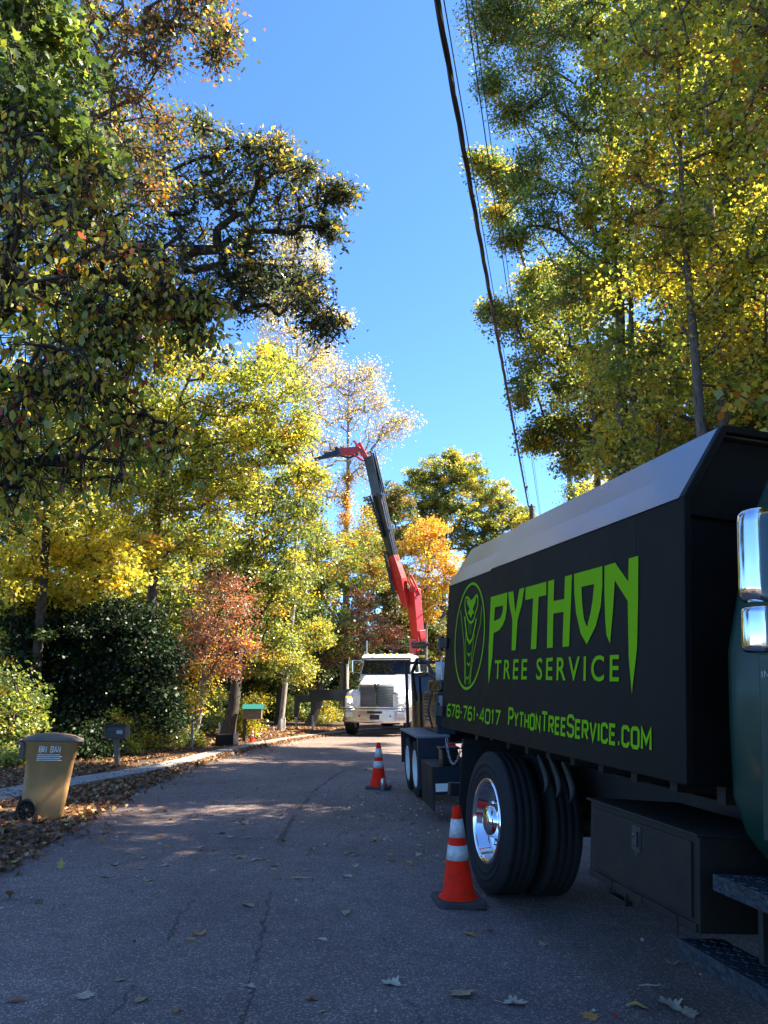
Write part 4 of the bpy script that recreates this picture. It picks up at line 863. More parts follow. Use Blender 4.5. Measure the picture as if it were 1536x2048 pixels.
# ================================================================== WOOD CHIPPER towed behind
g = ground_at(831, 1594)
chip = empty('wood_chipper', g, (0, rad(-1.5), rad(5.5)), 'dark tandem-axle wood chipper hitched behind the black truck', 'chipper')
def C(mb, name, m, parent=chip, **k): return mb.build(name, m, parent, **k)
for y in (0, .82):
    for (x, s) in ((.10,-1),(1.75,1)): wheel(x, y, .385, .385, .20, .245, s, 'white_rim', chip, dish=.05, n=32, hub=False)
mb = MB(); mb.b2((-.04,-.62,.845),(.42,1.35,.875), .005); C(mb, 'fender', 'fender_top', bevel=0)
mb = MB(); mb.b2((-.03,-.615,.18),(.40,-.585,.842), .004); mb.b2((-.03,1.31,.35),(.40,1.34,.842), .004); mb.b2((.40,-.60,.30),(.43,1.33,.842)); mb.b2((1.4,-.62,.845),(1.9,1.35,.875)); C(mb, 'fender_skirt', 'chip_blue')
mb = MB(); mb.b2((.43,-.9,.38),(.53,2.3,.52)); mb.b2((1.30,-.9,.38),(1.40,2.3,.52)); mb.b2((.85,-2.7,.40),(.98,-.6,.52)); mb.b2((.43,-.98,.36),(1.40,-.88,.54)); mb.tube([(.1,0,.385),(1.75,0,.385)], .05, 8); mb.tube([(.1,.82,.385),(1.75,.82,.385)], .05, 8); C(mb, 'frame', 'dark_steel')
mb = MB(); mb.b2((.30,-.30,.88),(1.65,1.0,1.45), .03); mb.b2((.36,-.25,1.45),(1.50,.8,1.62), .04); mb.b2((.28,-.32,1.0),(.31,.2,1.3), .01); eng = C(mb, 'engine_housing', 'crane_black')
mb = MB(); mb.b2((.34,-.306,1.20),(.50,-.302,1.40)); mb.b2((.56,-.306,1.14),(.72,-.302,1.43)); mb.b2((.40,-.306,.90),(.52,-.302,1.06)); C(mb, 'warning_label', 'grey_label', eng)
mb = MB(); mb.b2((.30,-.32,.86),(.55,-.305,1.12), .01); C(mb, 'battery_box', 'chip_blue', eng)
mb = MB()
for z in np.arange(1.02, 1.4, .05): mb.b2((.285,.2,z),(.298,.75,z+.02))
C(mb, 'vent', 'dark_steel', eng)
mb = MB(); mb.b2((.38,1.05,.70),(1.7,1.75,1.35), .04); mb.lathe([(.001,-.5),(.42,-.5),(.45,-.45),(.45,.45),(.42,.5),(.001,.5)], (1.0,1.35,1.05), (1,0,0), 20); C(mb, 'feed_drum', 'crane_black')
mb = MB(); mb.loft([[Vector(p) for p in r_] for r_ in ([(.35,1.75,.70),(1.65,1.75,.70),(1.65,1.75,1.35),(.35,1.75,1.35)],[(.30,2.35,.62),(1.9,2.35,.62),(1.9,2.35,1.75),(.30,2.35,1.75)])], smooth=False); C(mb, 'infeed_hopper', 'crane_black')
mb = MB(); mb.b2((.20,2.36,.55),(.25,2.44,1.95), .01); mb.b2((.20,2.36,1.90),(1.9,2.44,1.95), .01); mb.b2((1.85,2.36,.55),(1.9,2.44,1.95), .01); mb.box((.20,2.40,.62),(.10,.14,.22),.03); C(mb, 'feed_control_bar', 'dark_steel')
mb = MB(); mb.tube([(.95,.3,1.55),(.95,.25,1.85),(.95,-.05,2.05),(.95,-.6,2.10)], [.15,.15,.145,.14], 12); mb.b2((.78,-.85,1.99),(1.12,-.55,2.17), .03); C(mb, 'discharge_chute', 'crane_black')
mb = MB(); mb.tube([(.22,1.2,1.3),(.16,1.1,1.75),(.22,.9,1.95),(.35,.7,1.9),(.42,.4,1.6)], .028, 8); mb.tube([(.3,1.2,1.3),(.26,1.0,1.68),(.34,.6,1.72),(.45,.2,1.6)], .02, 8); mb.tube([(.28,-.1,1.45),(.2,-.15,1.2),(.25,-.2,.95)], .015, 6); C(mb, 'hydraulic_hose', 'hose')
mb = MB(); mb.lathe([(.001,0),(.10,0),(.10,.26),(.001,.26)], (.46,.0,1.62), (0,0,1), 16); mb.tube([(.42,-.2,1.62),(.42,-.2,1.93),(.58,-.2,1.93),(.58,-.2,1.62)], .014, 6); C(mb, 'air_cleaner', 'white_rim')
mb = MB(); mb.b2((.66,-.2,1.62),(.98,.1,1.90), .015); mb.tube([(.64,-.22,1.6),(.64,-.22,1.97),(1.0,-.22,1.97),(1.0,-.22,1.6)], .012, 6); C(mb, 'radiator', 'dark_steel')
mb = MB(); mb.b2((.28,-2.05,.12),(.295,-1.10,.62), .004); mb.b2((.295,-2.05,.60),(1.35,-1.10,.615)); C(mb, 'tool_tray', 'tool_paint').location.x = -.34
mb = MB(); mb.b2((.295,-2.06,.30),(1.4,-2.03,.60), .004); fb = C(mb, 'front_board', 'chip_blue'); fb.location.x = -.34
for k_ in range(4):
    mb = MB(); mb.b2((.31+k_*.26,-2.066,.34),(.31+k_*.26+.255,-2.0625,.43)); C(mb, 'reflector', 'white_label' if k_%2 == 0 else 'red_reflect', fb)
mb = MB(); mb.b2((.42,-1.95,.62),(.62,-1.7,.80), .01); mb.b2((.40,-1.96,.80),(.64,-1.69,.825), .006); C(mb, 'battery', 'crane_black').location.x = -.34
mb = MB(); mb.loft([[Vector((.46,-1.6,.64)),Vector((.72,-1.6,.64)),Vector((.72,-1.45,.64)),Vector((.46,-1.45,.64))],[Vector((.56,-1.56,.84)),Vector((.66,-1.56,.84)),Vector((.66,-1.48,.84)),Vector((.56,-1.48,.84))]], smooth=False); C(mb, 'wheel_chock', 'red_reflect').location.x = -.34
mb = MB(); mb.tube([(.66,-1.9,.62),(.82,-1.85,.70),(.68,-1.8,.80),(.88,-1.7,.86)], .012, 6); mb.tube([(.92,-2.3,.1),(.92,-2.3,.75)], .035, 10); mb.tube([(.92,-2.3,.75),(1.05,-2.3,.78)], .012, 6); C(mb, 'jack', 'steel')

# ================================================================== CRANE TRUCK
g = ground_at(750, 1473); CY = rad(-13)
crane = empty('crane_truck', g, (0,0,CY), 'white crane truck with lit headlights and a red and black knuckle boom, facing the camera', 'truck')
def K(mb, name, m, parent=crane, **k): return mb.build(name, m, parent, **k)
mb = MB(); mb.b2((-.42,.6,.55),(-.34,9.3,.80)); mb.b2((.34,.6,.55),(.42,9.3,.80)); mb.b2((-.5,.3,.42),(.5,.9,.62)); mb.b2((-.9,.85,.42),(.9,1.0,.54), .02); mb.b2((-1.2,4.9,.95),(1.2,9.4,1.15), .02); mb.b2((-1.0,.35,.5),(1.0,.5,.9)); K(mb, 'chassis', 'dark_steel')
# bumper
mb = MB(); pl = [(-1.22,.62),(-1.21,.30),(-1.05,.06),(-.70,-.03),(0,-.06),(.70,-.03),(1.05,.06),(1.21,.30),(1.22,.62)]
rings = []
for (x, y) in pl: rings.append([Vector((x,y,.44+(.10 if abs(x) > 1.1 else .02*abs(x)))), Vector((x*.985,y-.03,.50+.03*abs(x))), Vector((x*.985,y-.03,.86)), Vector((x,y,.92)), Vector((x*.95,y+.05,.92)), Vector((x*.95,y+.05,.46))])
mb.loft(rings, smooth=False); bmp = K(mb, 'bumper', 'polished')
mb = MB(); mb.tube([(-1.25,.1,.955),(-1.05,-.02,.96),(-.7,-.09,.96),(0,-.12,.96),(.7,-.09,.96),(1.05,-.02,.96),(1.25,.1,.955)], .018, 8); mb.tube([(-1.2,.14,.87),(-.7,-.075,.875),(0,-.105,.875),(.7,-.075,.875),(1.2,.14,.87)], .014, 8); K(mb, 'bumper_rail', 'chrome', bmp)
mb = MB(); mb.b2((-.17,-.105,.56),(.17,-.098,.72), .004); mb.b2((-.26,-.102,.76),(.26,-.096,.84)); mb.lathe([(.03,0),(.001,.0)], (-.55,-.075,.68), (0,1,0), 12); mb.lathe([(.03,0),(.001,.0)], (.55,-.075,.68), (0,1,0), 12); K(mb, 'licence_plate', 'trim_black', bmp)
for x in (-.92,.92):
    mb = MB(); mb.box((x,-.035,.72), (.28,.04,.15), .02, Euler((0,0,.22 if x > 0 else -.22))); K(mb, 'fog_lamp', 'lens', bmp)
# hood with grille
def sec(y, hw, zb, zt, r): return [Vector((p[0], y, p[1])) for p in rrect(0, (zb+zt)/2, 2*hw, zt-zb, r, 5)]
mb = MB(); mb.loft([sec(.30,.63,.95,1.74,.06), sec(.34,.68,.94,1.80,.10), sec(.6,.72,.94,1.86,.13), sec(1.1,.78,.94,1.97,.14), sec(1.78,.88,.94,2.10,.14)]); hood = K(mb, 'hood', 'white_paint')
mb = MB(); mb.b2((-.60,.255,.97),(-.03,.285,1.68), .004); mb.b2((.03,.255,.97),(.60,.285,1.68), .004); gr = K(mb, 'grille', 'grille', hood)
mb = MB()
for a, b in (((-.64,.24,.93),(.64,.31,.975)),((-.64,.24,1.68),(.64,.31,1.725)),((-.645,.24,.95),(-.60,.31,1.70)),((.60,.24,.95),(.645,.31,1.70))): mb.b2(a, b, .008)
mb.b2((-.03,.235,.96),(.03,.29,1.70), .01); mb.prism([(-.10,1.74),(-.02,1.45),(.02,1.45),(.10,1.74),(.04,1.78),(0,1.70),(-.04,1.78)], 1, .215, .245)
K(mb, 'grille_frame', 'chrome', hood)
mb = MB()
for z in np.arange(1.0, 1.67, .055): mb.b2((-.59,.248,z),(-.04,.254,z+.012)); mb.b2((.04,.248,z),(.59,.254,z+.012))
K(mb, 'grille_bars', 'chrome', hood)
for s in (-1, 1):
    mb = MB(); R_ = []
    for y, xo, zt, zb in ((.16,1.02,1.36,.98),(.22,1.14,1.46,.93),(.45,1.20,1.54,.95),(.8,1.215,1.57,1.14),(1.2,1.20,1.52,1.14),(1.5,1.16,1.38,.95),(1.62,1.10,1.2,.90)):
        xi = .60; R_.append([Vector((s*xi,y,zb)), Vector((s*xi,y,zt+.02)), Vector((s*(xo-.22),y,zt)), Vector((s*(xo-.06),y,zt-.08)), Vector((s*xo,y,zt-.24)), Vector((s*xo,y,zb))])
    mb.loft(R_); fd = K(mb, 'fender', 'white_paint')
    mb = MB(); mb.box((s*.91,.15,1.20), (.36,.10,.28), .05, Euler((-.15,0,s*.28))); K(mb, 'headlight_housing', 'lens', fd)
    mb = MB(); mb.lathe([(.001,-.012),(.05,-.010),(.075,0),(.001,.0)], (s*.90,.085,1.17), (0,1,.1), 16); K(mb, 'headlight', 'lamp_on', fd)
    mb = MB(); mb.box((s*.98,.125,1.31), (.22,.06,.05), .015, Euler((0,0,s*.28))); K(mb, 'turn_signal', 'amber', fd)
    wheel(s*1.05, .88, .52, .52, .30, .30, s, 'polished', crane, n=32)
    for y in (6.3, 7.65): wheel(s*.98, y, .52, .52, .50, .30, s, 'polished', crane, n=24)
# cab
def cs(y, zb, zt, hw, ht): return [Vector((-hw,y,zb)), Vector((-hw,y,2.08)), Vector((-ht,y,zt-.07)), Vector((-ht+.10,y,zt)), Vector((ht-.10,y,zt)), Vector((ht,y,zt-.07)), Vector((hw,y,2.08)), Vector((hw,y,zb))]
mb = MB(); fr = cs(1.72,.95,2.12,.98,.97); fr = [Vector((p.x,p.y,min(p.z,2.10))) for p in fr]
mb.loft([fr, cs(2.02,.95,2.74,1.0,.93), cs(2.20,.95,2.80,1.02,.93), cs(3.35,.95,2.83,1.02,.93), cs(3.5,1.0,2.75,.98,.88)], smooth=False); cab2 = K(mb, 'cab', 'white_paint', bevel=.03)
mb = MB(); mb.add([(-.90,1.700,2.13),(.90,1.700,2.13),(.86,1.985,2.66),(-.86,1.985,2.66)], [(0,1,2,3)]); mb.add([(-.90,1.715,2.13),(.90,1.715,2.13),(.86,2.0,2.66),(-.86,2.0,2.66)], [(3,2,1,0)]); K(mb, 'windshield', 'glass', cab2)
mb = MB(); mb.tube([(-.92,1.70,2.12),(.92,1.70,2.12),(.88,1.99,2.68),(-.88,1.99,2.68),(-.92,1.70,2.12)], .022, 6); mb.tube([(-.5,1.68,2.14),(-.1,1.78,2.30)], .008, 5); mb.tube([(.2,1.68,2.14),(.6,1.78,2.30)], .008, 5); K(mb, 'windshield_seal', 'trim_black', cab2)
mb = MB(); R_ = [[Vector((x,y,z)) for y, z in ((1.80,2.70),(1.84,2.745),(2.10,2.84),(2.10,2.78))] for x in (-.95,-.9,.9,.95)]; mb.loft(R_, smooth=False); K(mb, 'sun_visor', 'white_paint', cab2)
for s in (-1, 1):
    mb = MB(); mb.add([(s*1.012,2.15,2.12),(s*1.012,2.15,2.50),(s*.952,2.30,2.66),(s*.952,3.0,2.68),(s*1.012,3.0,2.12)], [(0,1,2,3,4)]); K(mb, 'side_window', 'glass', cab2)
    mb = MB(); mb.b2((s*1.021,2.05,1.05),(s*1.035,3.05,2.08), .01); dd = K(mb, 'door', 'white_paint', cab2)
    mb = MB(); mb.b2((s*1.036,2.85,1.85),(s*1.06,3.0,1.90), .008); K(mb, 'door_handle', 'trim_black', dd)
    mb = MB(); mb.tube([(s*1.0,2.05,2.15),(s*1.38,1.9,2.18),(s*1.38,1.9,2.62),(s*1.0,2.1,2.60)], .016, 6); ma = K(mb, 'mirror_arm', 'chrome', cab2)
    mb = MB(); mb.box((s*1.40,1.88,2.40), (.20,.08,.46), .03); K(mb, 'mirror_housing', 'chrome' if s < 0 else 'crane_black', ma)
    mb = MB(); mb.b2((s*.95,1.9,.35),(s*1.15,3.1,.95), .02); K(mb, 'side_step', 'dark_steel')
for x in (-.78,-.55,-.12,.12,.35,.78):
    mb = MB(); mb.lathe([(.045,0),(.04,.05),(.02,.07),(.001,.075)], (x,2.02,2.80), (0,0,1), 10); K(mb, 'marker_light', 'amber', cab2)
mb = MB(); mb.tube([(-.82,2.05,1.9),(-.82,2.05,3.35)], .03, 10); K(mb, 'antenna_mast', 'polished', cab2)
mb = MB(); mb.tube([(-.92,2.1,1.9),(-.92,2.1,2.95)], .018, 8); K(mb, 'antenna_mast', 'polished', cab2)
# deck load behind the cab
mb = MB(); mb.b2((-1.1,3.6,.8),(1.1,4.8,1.5), .03); mb.b2((-.95,5.0,1.15),(.6,9.2,1.7), .05); K(mb, 'deck', 'crane_black')
# outriggers
Mi = (Matrix.Translation(g) @ Matrix.Rotation(CY, 4, 'Z')).inverted()
def L(px, py, Y): return Mi @ at(px, py, Y)
def ground_local(p): w_ = Mi.inverted() @ p; w_.z = float(gz(w_.x, w_.y)); return Mi @ w_
def beam(mb, p, q, w0, d0, w1=None, d1=None, tw=0.0, face=(0,1,0)):
    w1 = w0 if w1 is None else w1; d1 = d0 if d1 is None else d1; p = Vector(p); q = Vector(q); t_ = (q-p).normalized(); f_ = Vector(face); f_ = (f_-t_*f_.dot(t_)).normalized(); s_ = t_.cross(f_)
    c_, n_ = math.cos(tw), math.sin(tw); a = s_*c_+f_*n_; b = -s_*n_+f_*c_; vs = []
    for o_, w_, d_ in ((p, w0, d0), (q, w1, d1)):
        for sx_, sy_ in ((-1,-1),(1,-1),(1,1),(-1,1)): vs.append(o_+a*sx_*w_/2+b*sy_*d_/2)
    mb.add(vs, [(3,2,1,0),(4,5,6,7),(0,1,5,4),(1,2,6,5),(2,3,7,6),(3,0,4,7)])
OY = 31.0
mb = MB(); a, b = L(705,1388,OY), L(620,1391,OY); beam(mb, a+Vector((.6,0,0)), b, .42, .34); ob = K(mb, 'outrigger_beam', 'crane_black')
mb = MB(); a, b = L(640,1397,OY), L(591,1398,OY); beam(mb, a, b, .27, .24); K(mb, 'extension_beam', 'crane_black', ob)
for px, y0, y1 in ((594,1392,1434),(627,1392,1430)):
    mb = MB(); a, b = L(px,y0,OY), L(px-1,y1,OY); beam(mb, a, b, .17, .17); K(mb, 'leg_sleeve', 'crane_black', ob)
    mb = MB(); gd = ground_local(b); mb.tube([b, (gd.x,gd.y,gd.z+.03)], .05, 10); mb.lathe([(.001,0),(.16,0),(.15,.04),(.05,.06)], (gd.x,gd.y,gd.z+.004), (0,0,1), 16); K(mb, 'outrigger_leg', 'steel', ob)
mb = MB(); beam(mb, (.6,4.2,1.05), (1.9,4.2,1.05), .3, .3); beam(mb, (1.82,4.2,1.2), (1.82,4.2,.5), .16, .16); mb.tube([(1.82,4.2,.6),(1.82,4.2,float(gz(2.5,31))-g.z+.02)], .05, 8); K(mb, 'right_outrigger', 'crane_black')
# crane column and boom (root-local points)
BY = 31.2
mb = MB(); p0 = L(840,1400,BY); mb.lathe([(.30,0),(.30,.3),(.17,.5),(.17,1.9),(.20,1.95),(.20,2.1)], (p0.x,p0.y,p0.z-.2), (0,0,1), 20); mb.b2((p0.x-.5,p0.y-.4,.8),(p0.x+.4,p0.y+.4,p0.z)); col_ = K(mb, 'crane_column', 'crane_black')
p1 = L(840,1315,BY); mb = MB(); mb.lathe([(.205,0),(.205,.09)], (p1.x,p1.y,p1.z), (0,0,1), 20); K(mb, 'warning_band', 'yellow', col_)
mb = MB(); a, b = L(828,1325,BY), L(830,1278,BY); beam(mb, a, b, .26, .3, .34, .34, .3); K(mb, 'crane_mast', 'crane_red', col_)
p1 = L(838,1290,BY-.25); mb = MB(); mb.tube([p1+Vector((-.28,0,0)), p1+Vector((.30,0,.02))], .13, 14); mb.lathe([(.001,-.35),(.08,-.35),(.08,.35),(.001,.35)], p1+Vector((.05,0,.03)), (1,0,0), 12); K(mb, 'slewing_motor', 'dark_steel', col_)
mb = MB(); a, b = L(837,1288,BY), L(826,1178,BY); beam(mb, a, b, .36, .40, .46, .42, .55); beam(mb, L(843,1284,BY), L(838,1262,BY), .28, .3, .4, .4, .55); main = K(mb, 'main_arm', 'crane_red', bevel=.02)
mb = MB(); p1 = L(828,1180,BY-.1); mb.tube([p1+Vector((0,-.3,0)), p1+Vector((0,.3,0))], .13, 14); mb.tube([L(840,1190,BY-.2), L(822,1150,BY-.2)], .045, 8); mb.tube([L(832,1196,BY-.25), L(815,1158,BY-.25)], .035, 8); beam(mb, L(836,1192,BY), L(818,1158,BY), .14, .5, .1, .4); K(mb, 'knuckle_joint', 'crane_red', main)
mb = MB(); a, b = L(813,1212,BY-.1), L(786,1112,BY-.1); m_ = (a*.45+b*.55); beam(mb, a, m_, .20, .28, .50, .36, .45); beam(mb, m_, b, .50, .36, .34, .34, .45); up = K(mb, 'boom_housing', 'crane_red', bevel=.02)
mb = MB(); mb.tube([L(789,1190,BY-.2), L(772,1120,BY-.2)], .065, 10); mb.tube([L(772,1122,BY-.2), L(768,1104,BY-.2)], .035, 8); K(mb, 'lift_cylinder', 'crane_black', up)
mb = MB(); a, b = L(787,1116,BY-.1), L(756,988,BY-.1); beam(mb, a, b, .32, .32, .42, .34, .45); bm1 = K(mb, 'boom_section', 'crane_black', bevel=.012)
mb = MB(); a, b = L(766,1074,BY-.25), L(740,992,BY-.25); beam(mb, a, b, .07, .10); 
for t_ in np.linspace(0.02,.98,12): pc = a.lerp(b, t_); mb.box(pc+Vector((-.05,0,0)), (.07,.08,.05))
K(mb, 'hose_carrier', 'crane_black', bm1)
mb = MB(); a, b = L(757,992,BY-.1), L(740,914,BY-.1); beam(mb, a, b, .42, .34, .44, .34, .3); bm2 = K(mb, 'boom_section', 'crane_black', bevel=.012)
mb = MB(); a, b = L(768,988,BY-.1), L(748,910,BY-.1)
for o_ in (.0, .08, -.09): mb.tube([a+Vector((o_,-.18,0)), b+Vector((o_,-.18,.05+abs(o_)))], .03, 8)
mb.tube([L(797,1120,BY-.25), L(772,1010,BY-.25), L(766,985,BY-.25)], .02, 6); K(mb, 'extension_cylinder', 'dark_steel', bm2)
for px, py in ((766,989),(783,1058)):
    mb = MB(); p1 = L(px, py, BY-.3); mb.box(p1, (.5,.06,.05), 0, Euler((0,.08,0))); mb.box(p1+Vector((-.12,0,.04)), (.14,.10,.12), .01); K(mb, 'hose_clamp', 'steel', bm1)
mb = MB(); beam(mb, L(733,918,BY), L(716,888,BY), .20, .26, .26, .2); beam(mb, L(716,892,BY), L(708,882,BY), .1, .1); mb.tube([L(702,890,BY-.2), L(706,881,BY-.2), L(720,897,BY-.2)], .03, 6); mb.tube([L(727,922,BY-.2), L(712,912,BY-.2), L(700,908,BY-.2)], .05, 8); head_ = K(mb, 'boom_head', 'crane_red')
mb = MB(); beam(mb, L(716,902,BY), L(674,904,BY), .32, .28, .26, .24); K(mb, 'jib_housing', 'crane_red', head_)
mb = MB(); beam(mb, L(678,903,BY), L(671,905,BY), .36, .3); beam(mb, L(676,906,BY), L(650,912,BY), .24, .22, .19, .18); beam(mb, L(652,912,BY), L(628,920,BY), .15, .14, .11, .1); mb.tube([L(716,908,BY-.2), L(700,916,BY-.2), L(678,911,BY-.2)], .045, 8); K(mb, 'jib', 'crane_black', head_)

# ================================================================== TRAFFIC CONES
def cone_parts(root, s=1.0):
    mb = MB(); h0 = .045*s; b_ = .185*s
    mb.loft([[Vector((p[0],p[1],z)) for p in rrect(0,0,2*b_*k_,2*b_*k_,.045*s)] for z, k_ in ((0,1),(h0*.75,1),(h0,.96),(h0,.6))], smooth=False); mb.build('base', 'cone_base', root)
    def r(z): return (.135*(1-(z/.70))+.030*(z/.70))*s
    def seg(z0, z1, ex, nme, mt, par):
        mb = MB(); z0s, z1s = z0*s, z1*s; pr = [(r(z0)+ex, z0s),(r(z1)+ex, z1s)]
        if nme == 'cone_body': pr = [(.155*s,h0+.001),(.145*s,h0+.012*s),(r(.07),.07*s),(r(.70),.70*s),(r(.70)-.008,.70*s),(r(.70)-.010,.6*s)]
        else: pr = [(r(z0), z0s)]+pr+[(r(z1), z1s)]
        mb.lathe(pr, (0,0,0), (0,0,1), 28); return mb.build(nme, mt, par)
    cb = seg(0, .7, 0, 'cone_body', 'orange', root); seg(.315, .42, .0022, 'reflective_collar', 'collar', cb); seg(.475, .61, .0022, 'reflective_collar', 'collar', cb)
g = ground_at(917, 1806)
c1 = empty('traffic_cone', g, (0, .0, rad(8)), 'large orange traffic cone with two grey collars standing beside the truck rear wheel', 'cone', 'orange traffic cones on the road'); cone_parts(c1, .95)
c2 = copy_tree(c1); g = ground_at(757, 1577); c2.location = g; c2.rotation_euler = (0,0,rad(-12)); c2['label'] = 'orange traffic cone further up the road, a can beside its base'
g3 = ground_at(504, 1487); c3 = copy_tree(c1); c3.location = g3; c3.scale = (.62,)*3; c3['label'] = 'small orange cone on the verge below the green-roofed mailbox'; c3['group'] = 'orange traffic cones on the road'
g = ground_at(766, 1581); mb = MB(); mb.lathe([(.001,0),(.030,0),(.034,.006),(.034,.15),(.028,.165),(.028,.17),(.001,.17)], (0,0,0), (0,0,1), 20)
o = mb.build('drink_can', 'can'); o.location = g; tag(o, 'tall grey metal can standing beside the far cone base', 'can')

# ================================================================== WHEELED BINS
def bin_(name, loc, rot, label, body_m, lid_m, text):
    root = empty(name, loc, rot, label, 'trash bin')
    def sc_(z, w, d, r, y=0): return [Vector((p[0], p[1]+y, z)) for p in rrect(0, 0, w, d, r)]
    mb = MB(); mb.loft([sc_(.03,.54,.56,.06,.02), sc_(.05,.56,.60,.07,.02), sc_(.40,.59,.65,.08,.01), sc_(.80,.61,.70,.09), sc_(.815,.64,.73,.09), sc_(.99,.66,.76,.09), sc_(1.0,.69,.80,.10), sc_(1.03,.69,.80,.10), sc_(1.03,.62,.72,.10), sc_(.9,.6,.7,.1)])
    body_ = mb.build('bin_body', body_m, root)
    mb = MB()
    R_ = []
    for k_ in range(9):
        t_ = k_/8; y = -.43+.86*t_; hh = .075*math.sin(math.pi*min(1, t_*1.02))**.6+.012
        R_.append([Vector((x, y, 1.034+hh*max(0,(1-(abs(x)/.37)**4)) )) for x in np.linspace(-.365,.365,9)]+[Vector((x, y, 1.022)) for x in np.linspace(.365,-.365,9)])
    mb.loft(R_); mb.b2((-.36,-.455,.985),(.36,-.425,1.04), .01); lid = mb.build('lid', lid_m, root)
    mb = MB(); mb.tube([(-.30,.40,.98),(-.30,.50,1.0),(.30,.50,1.0),(.30,.40,.98)], .018, 8); mb.b2((-.31,.39,.80),(-.27,.46,1.0), .01); mb.b2((.27,.39,.80),(.31,.46,1.0), .01); mb.build('handle', lid_m, root)
    for s in (-1, 1):
        mb = MB(); mb.lathe([(.14,-.035*s),(.15,-.02*s),(.15,.02*s),(.14,.035*s),(.115,.035*s),(.11,.02*s),(.035,.02*s),(.03,.045*s),(.001,.045*s)], (s*.30,.25,.15), (1,0,0), 24)
        mb.lathe([(.14,-.035*s),(.001,-.035*s)], (s*.30,.25,.15), (1,0,0), 24); wh = mb.build('wheel', 'rubber', root)
        for k_ in range(10):
            a = 2*math.pi*k_/10; mb = MB() if k_ == 0 else mb
            mb.box((s*.325,.25+math.cos(a)*.073,.15+math.sin(a)*.073), (.006,.05,.012), 0, Euler((a,0,0)))
        mb.build('spoke', 'cone_base', wh)
    if text:
        tm = MB(); 
        def place(mbx, mt, nme):
            # writing lies on the side wall
            vs = [(-.334, v[1], v[2]) for v in mbx.v]; m2 = MB(); m2.v = vs; m2.f = mbx.f; m2.sm = mbx.sm; m2.mi = mbx.mi
            return m2.build(nme, mt, body_, fixn=False)
        block_text(tm, 'BIN BAN', .18, -.12, .890, .070, .014, gap=.28, x=0); place(tm, 'white_label', 'lettering')
        tm = MB()
        for z in (.855,.832,.809,.786): stroke(tm, [(.20,z),(-.16+.03*((z*1000)%2),z)], .010, x=0)
        place(tm, 'white_label', 'small_print')
    return root
gb = ground_at(78, 1640)
bin_('trash_bin', gb+Vector((.0,.1,-.01)), (rad(2.5), rad(0), rad(112)), 'sunlit tan wheeled bin with white lettering at the kerb', 'tan_plastic', 'lid_plastic', True).scale = (.79,.75,.87)

# ================================================================== MAILBOXES, STAKES, SMALL THINGS
g = ground_at(235, 1536)
mbx = empty('mailbox', g, (0,0,rad(-8)), 'black metal mailbox with a number plate on a leaning grey post', 'mailbox', 'mailboxes')
ky = g.y/math.cos(PITCH)/FPX; H1 = 71*ky
mb = MB(); mb.loft([[Vector((p[0]+dx, p[1], z)) for p in rrect(0,0,.10,.10,.01)] for z, dx in ((-.1,.02),(H1*.45,-.04),(H1-.10,-.10))], smooth=False); mb.build('post', 'wood_grey', mbx)
mb = MB(); pr = [(-.20,H1-.16),(-.20,H1+.02)]+[(-.20*math.cos(a)*1, H1+.02+.10*math.sin(a)) for a in np.linspace(0, math.pi, 11)]+[(.20,H1-.16)]
mb.prism([(p[0]*.62, p[1]) for p in pr], 0, -.30, .18); bx = mb.build('box', 'trim_black', mbx, bevel=.008)
mb = MB(); mb.b2((-.02,-.1285,H1-.06),(.12,-.1255,H1+.01)); mb.build('number_plate', 'grey_label', bx)
mb = MB(); mb.b2((-.30,-.128,H1-.02),(-.27,-.135,H1+.12), .003); mb.build('flag', 'dark_steel', bx); mbx.scale = (.88,.88,.95)
g = ground_at(488, 1485); ky = g.y/math.cos(PITCH)/FPX
mb2 = empty('mailbox', g, (0,0,rad(4)), 'wooden mailbox with a teal green roof on a dark post', 'mailbox', 'mailboxes')
mb = MB(); mb.b2((-.05,-.05,-.1),(.05,.05,42*ky), .005); mb.build('post', 'bark_dark', mb2)
mb = MB(); mb.b2((-.04,-.17,43*ky),(.50,.17,60*ky), .008); mb.build('box', 'wood_grey', mb2)
mb = MB(); mb.prism([(-.22,60*ky),(0,68*ky),(.22,60*ky),(.22,61.5*ky),(0,69.8*ky),(-.22,61.5*ky)], 0, -.07, .56); mb.build('roof', 'teal_roof', mb2)
def stake(px, pyb, pyt, w, label, m='white_label'):
    g = ground_at(px, pyb); k_ = g.y/math.cos(PITCH)/FPX; h_ = (pyb-pyt)*k_; mb = MB(); w_ = w*k_
    mb.loft([[Vector((p[0], p[1], z)) for p in rrect(0,0,w_*q,w_*q*.5,w_*q*.1,2)] for z, q in ((-.1,1),(h_*.85,1),(h_,.35))], smooth=False)
    mb.tube([(0,0,-.05),(0,0,.02)], w_*.6, 6)
    o = mb.build('marker_stake', m); o.location = g; o.rotation_euler = (rad(1), rad(random.uniform(-3,3)), 0); tag(o, label, 'stake', 'white marker stakes on the left verge')
stake(438, 1478, 1447, 4, 'white stake behind the overturned black tub'); stake(562, 1464, 1440, 4, 'shorter white stake of the pair left of the outrigger'); stake(568, 1464, 1436, 4, 'taller white stake of the pair left of the outrigger'); stake(547, 1466, 1454, 3, 'tiny white stake standing left of the pair'); stake(501.5, 1478, 1441, 2.5, 'thin pale stake behind the small orange cone', 'wood_pale'); stake(383, 1500, 1434, 5, 'pale pointed stake beside the pale-trunked dogwood', 'wood_pale')
g = ground_at(455, 1494); tub = empty('plastic_tub', g, (0,0,rad(-12)), 'overturned black plastic tub lying on the leafy verge', 'tub')
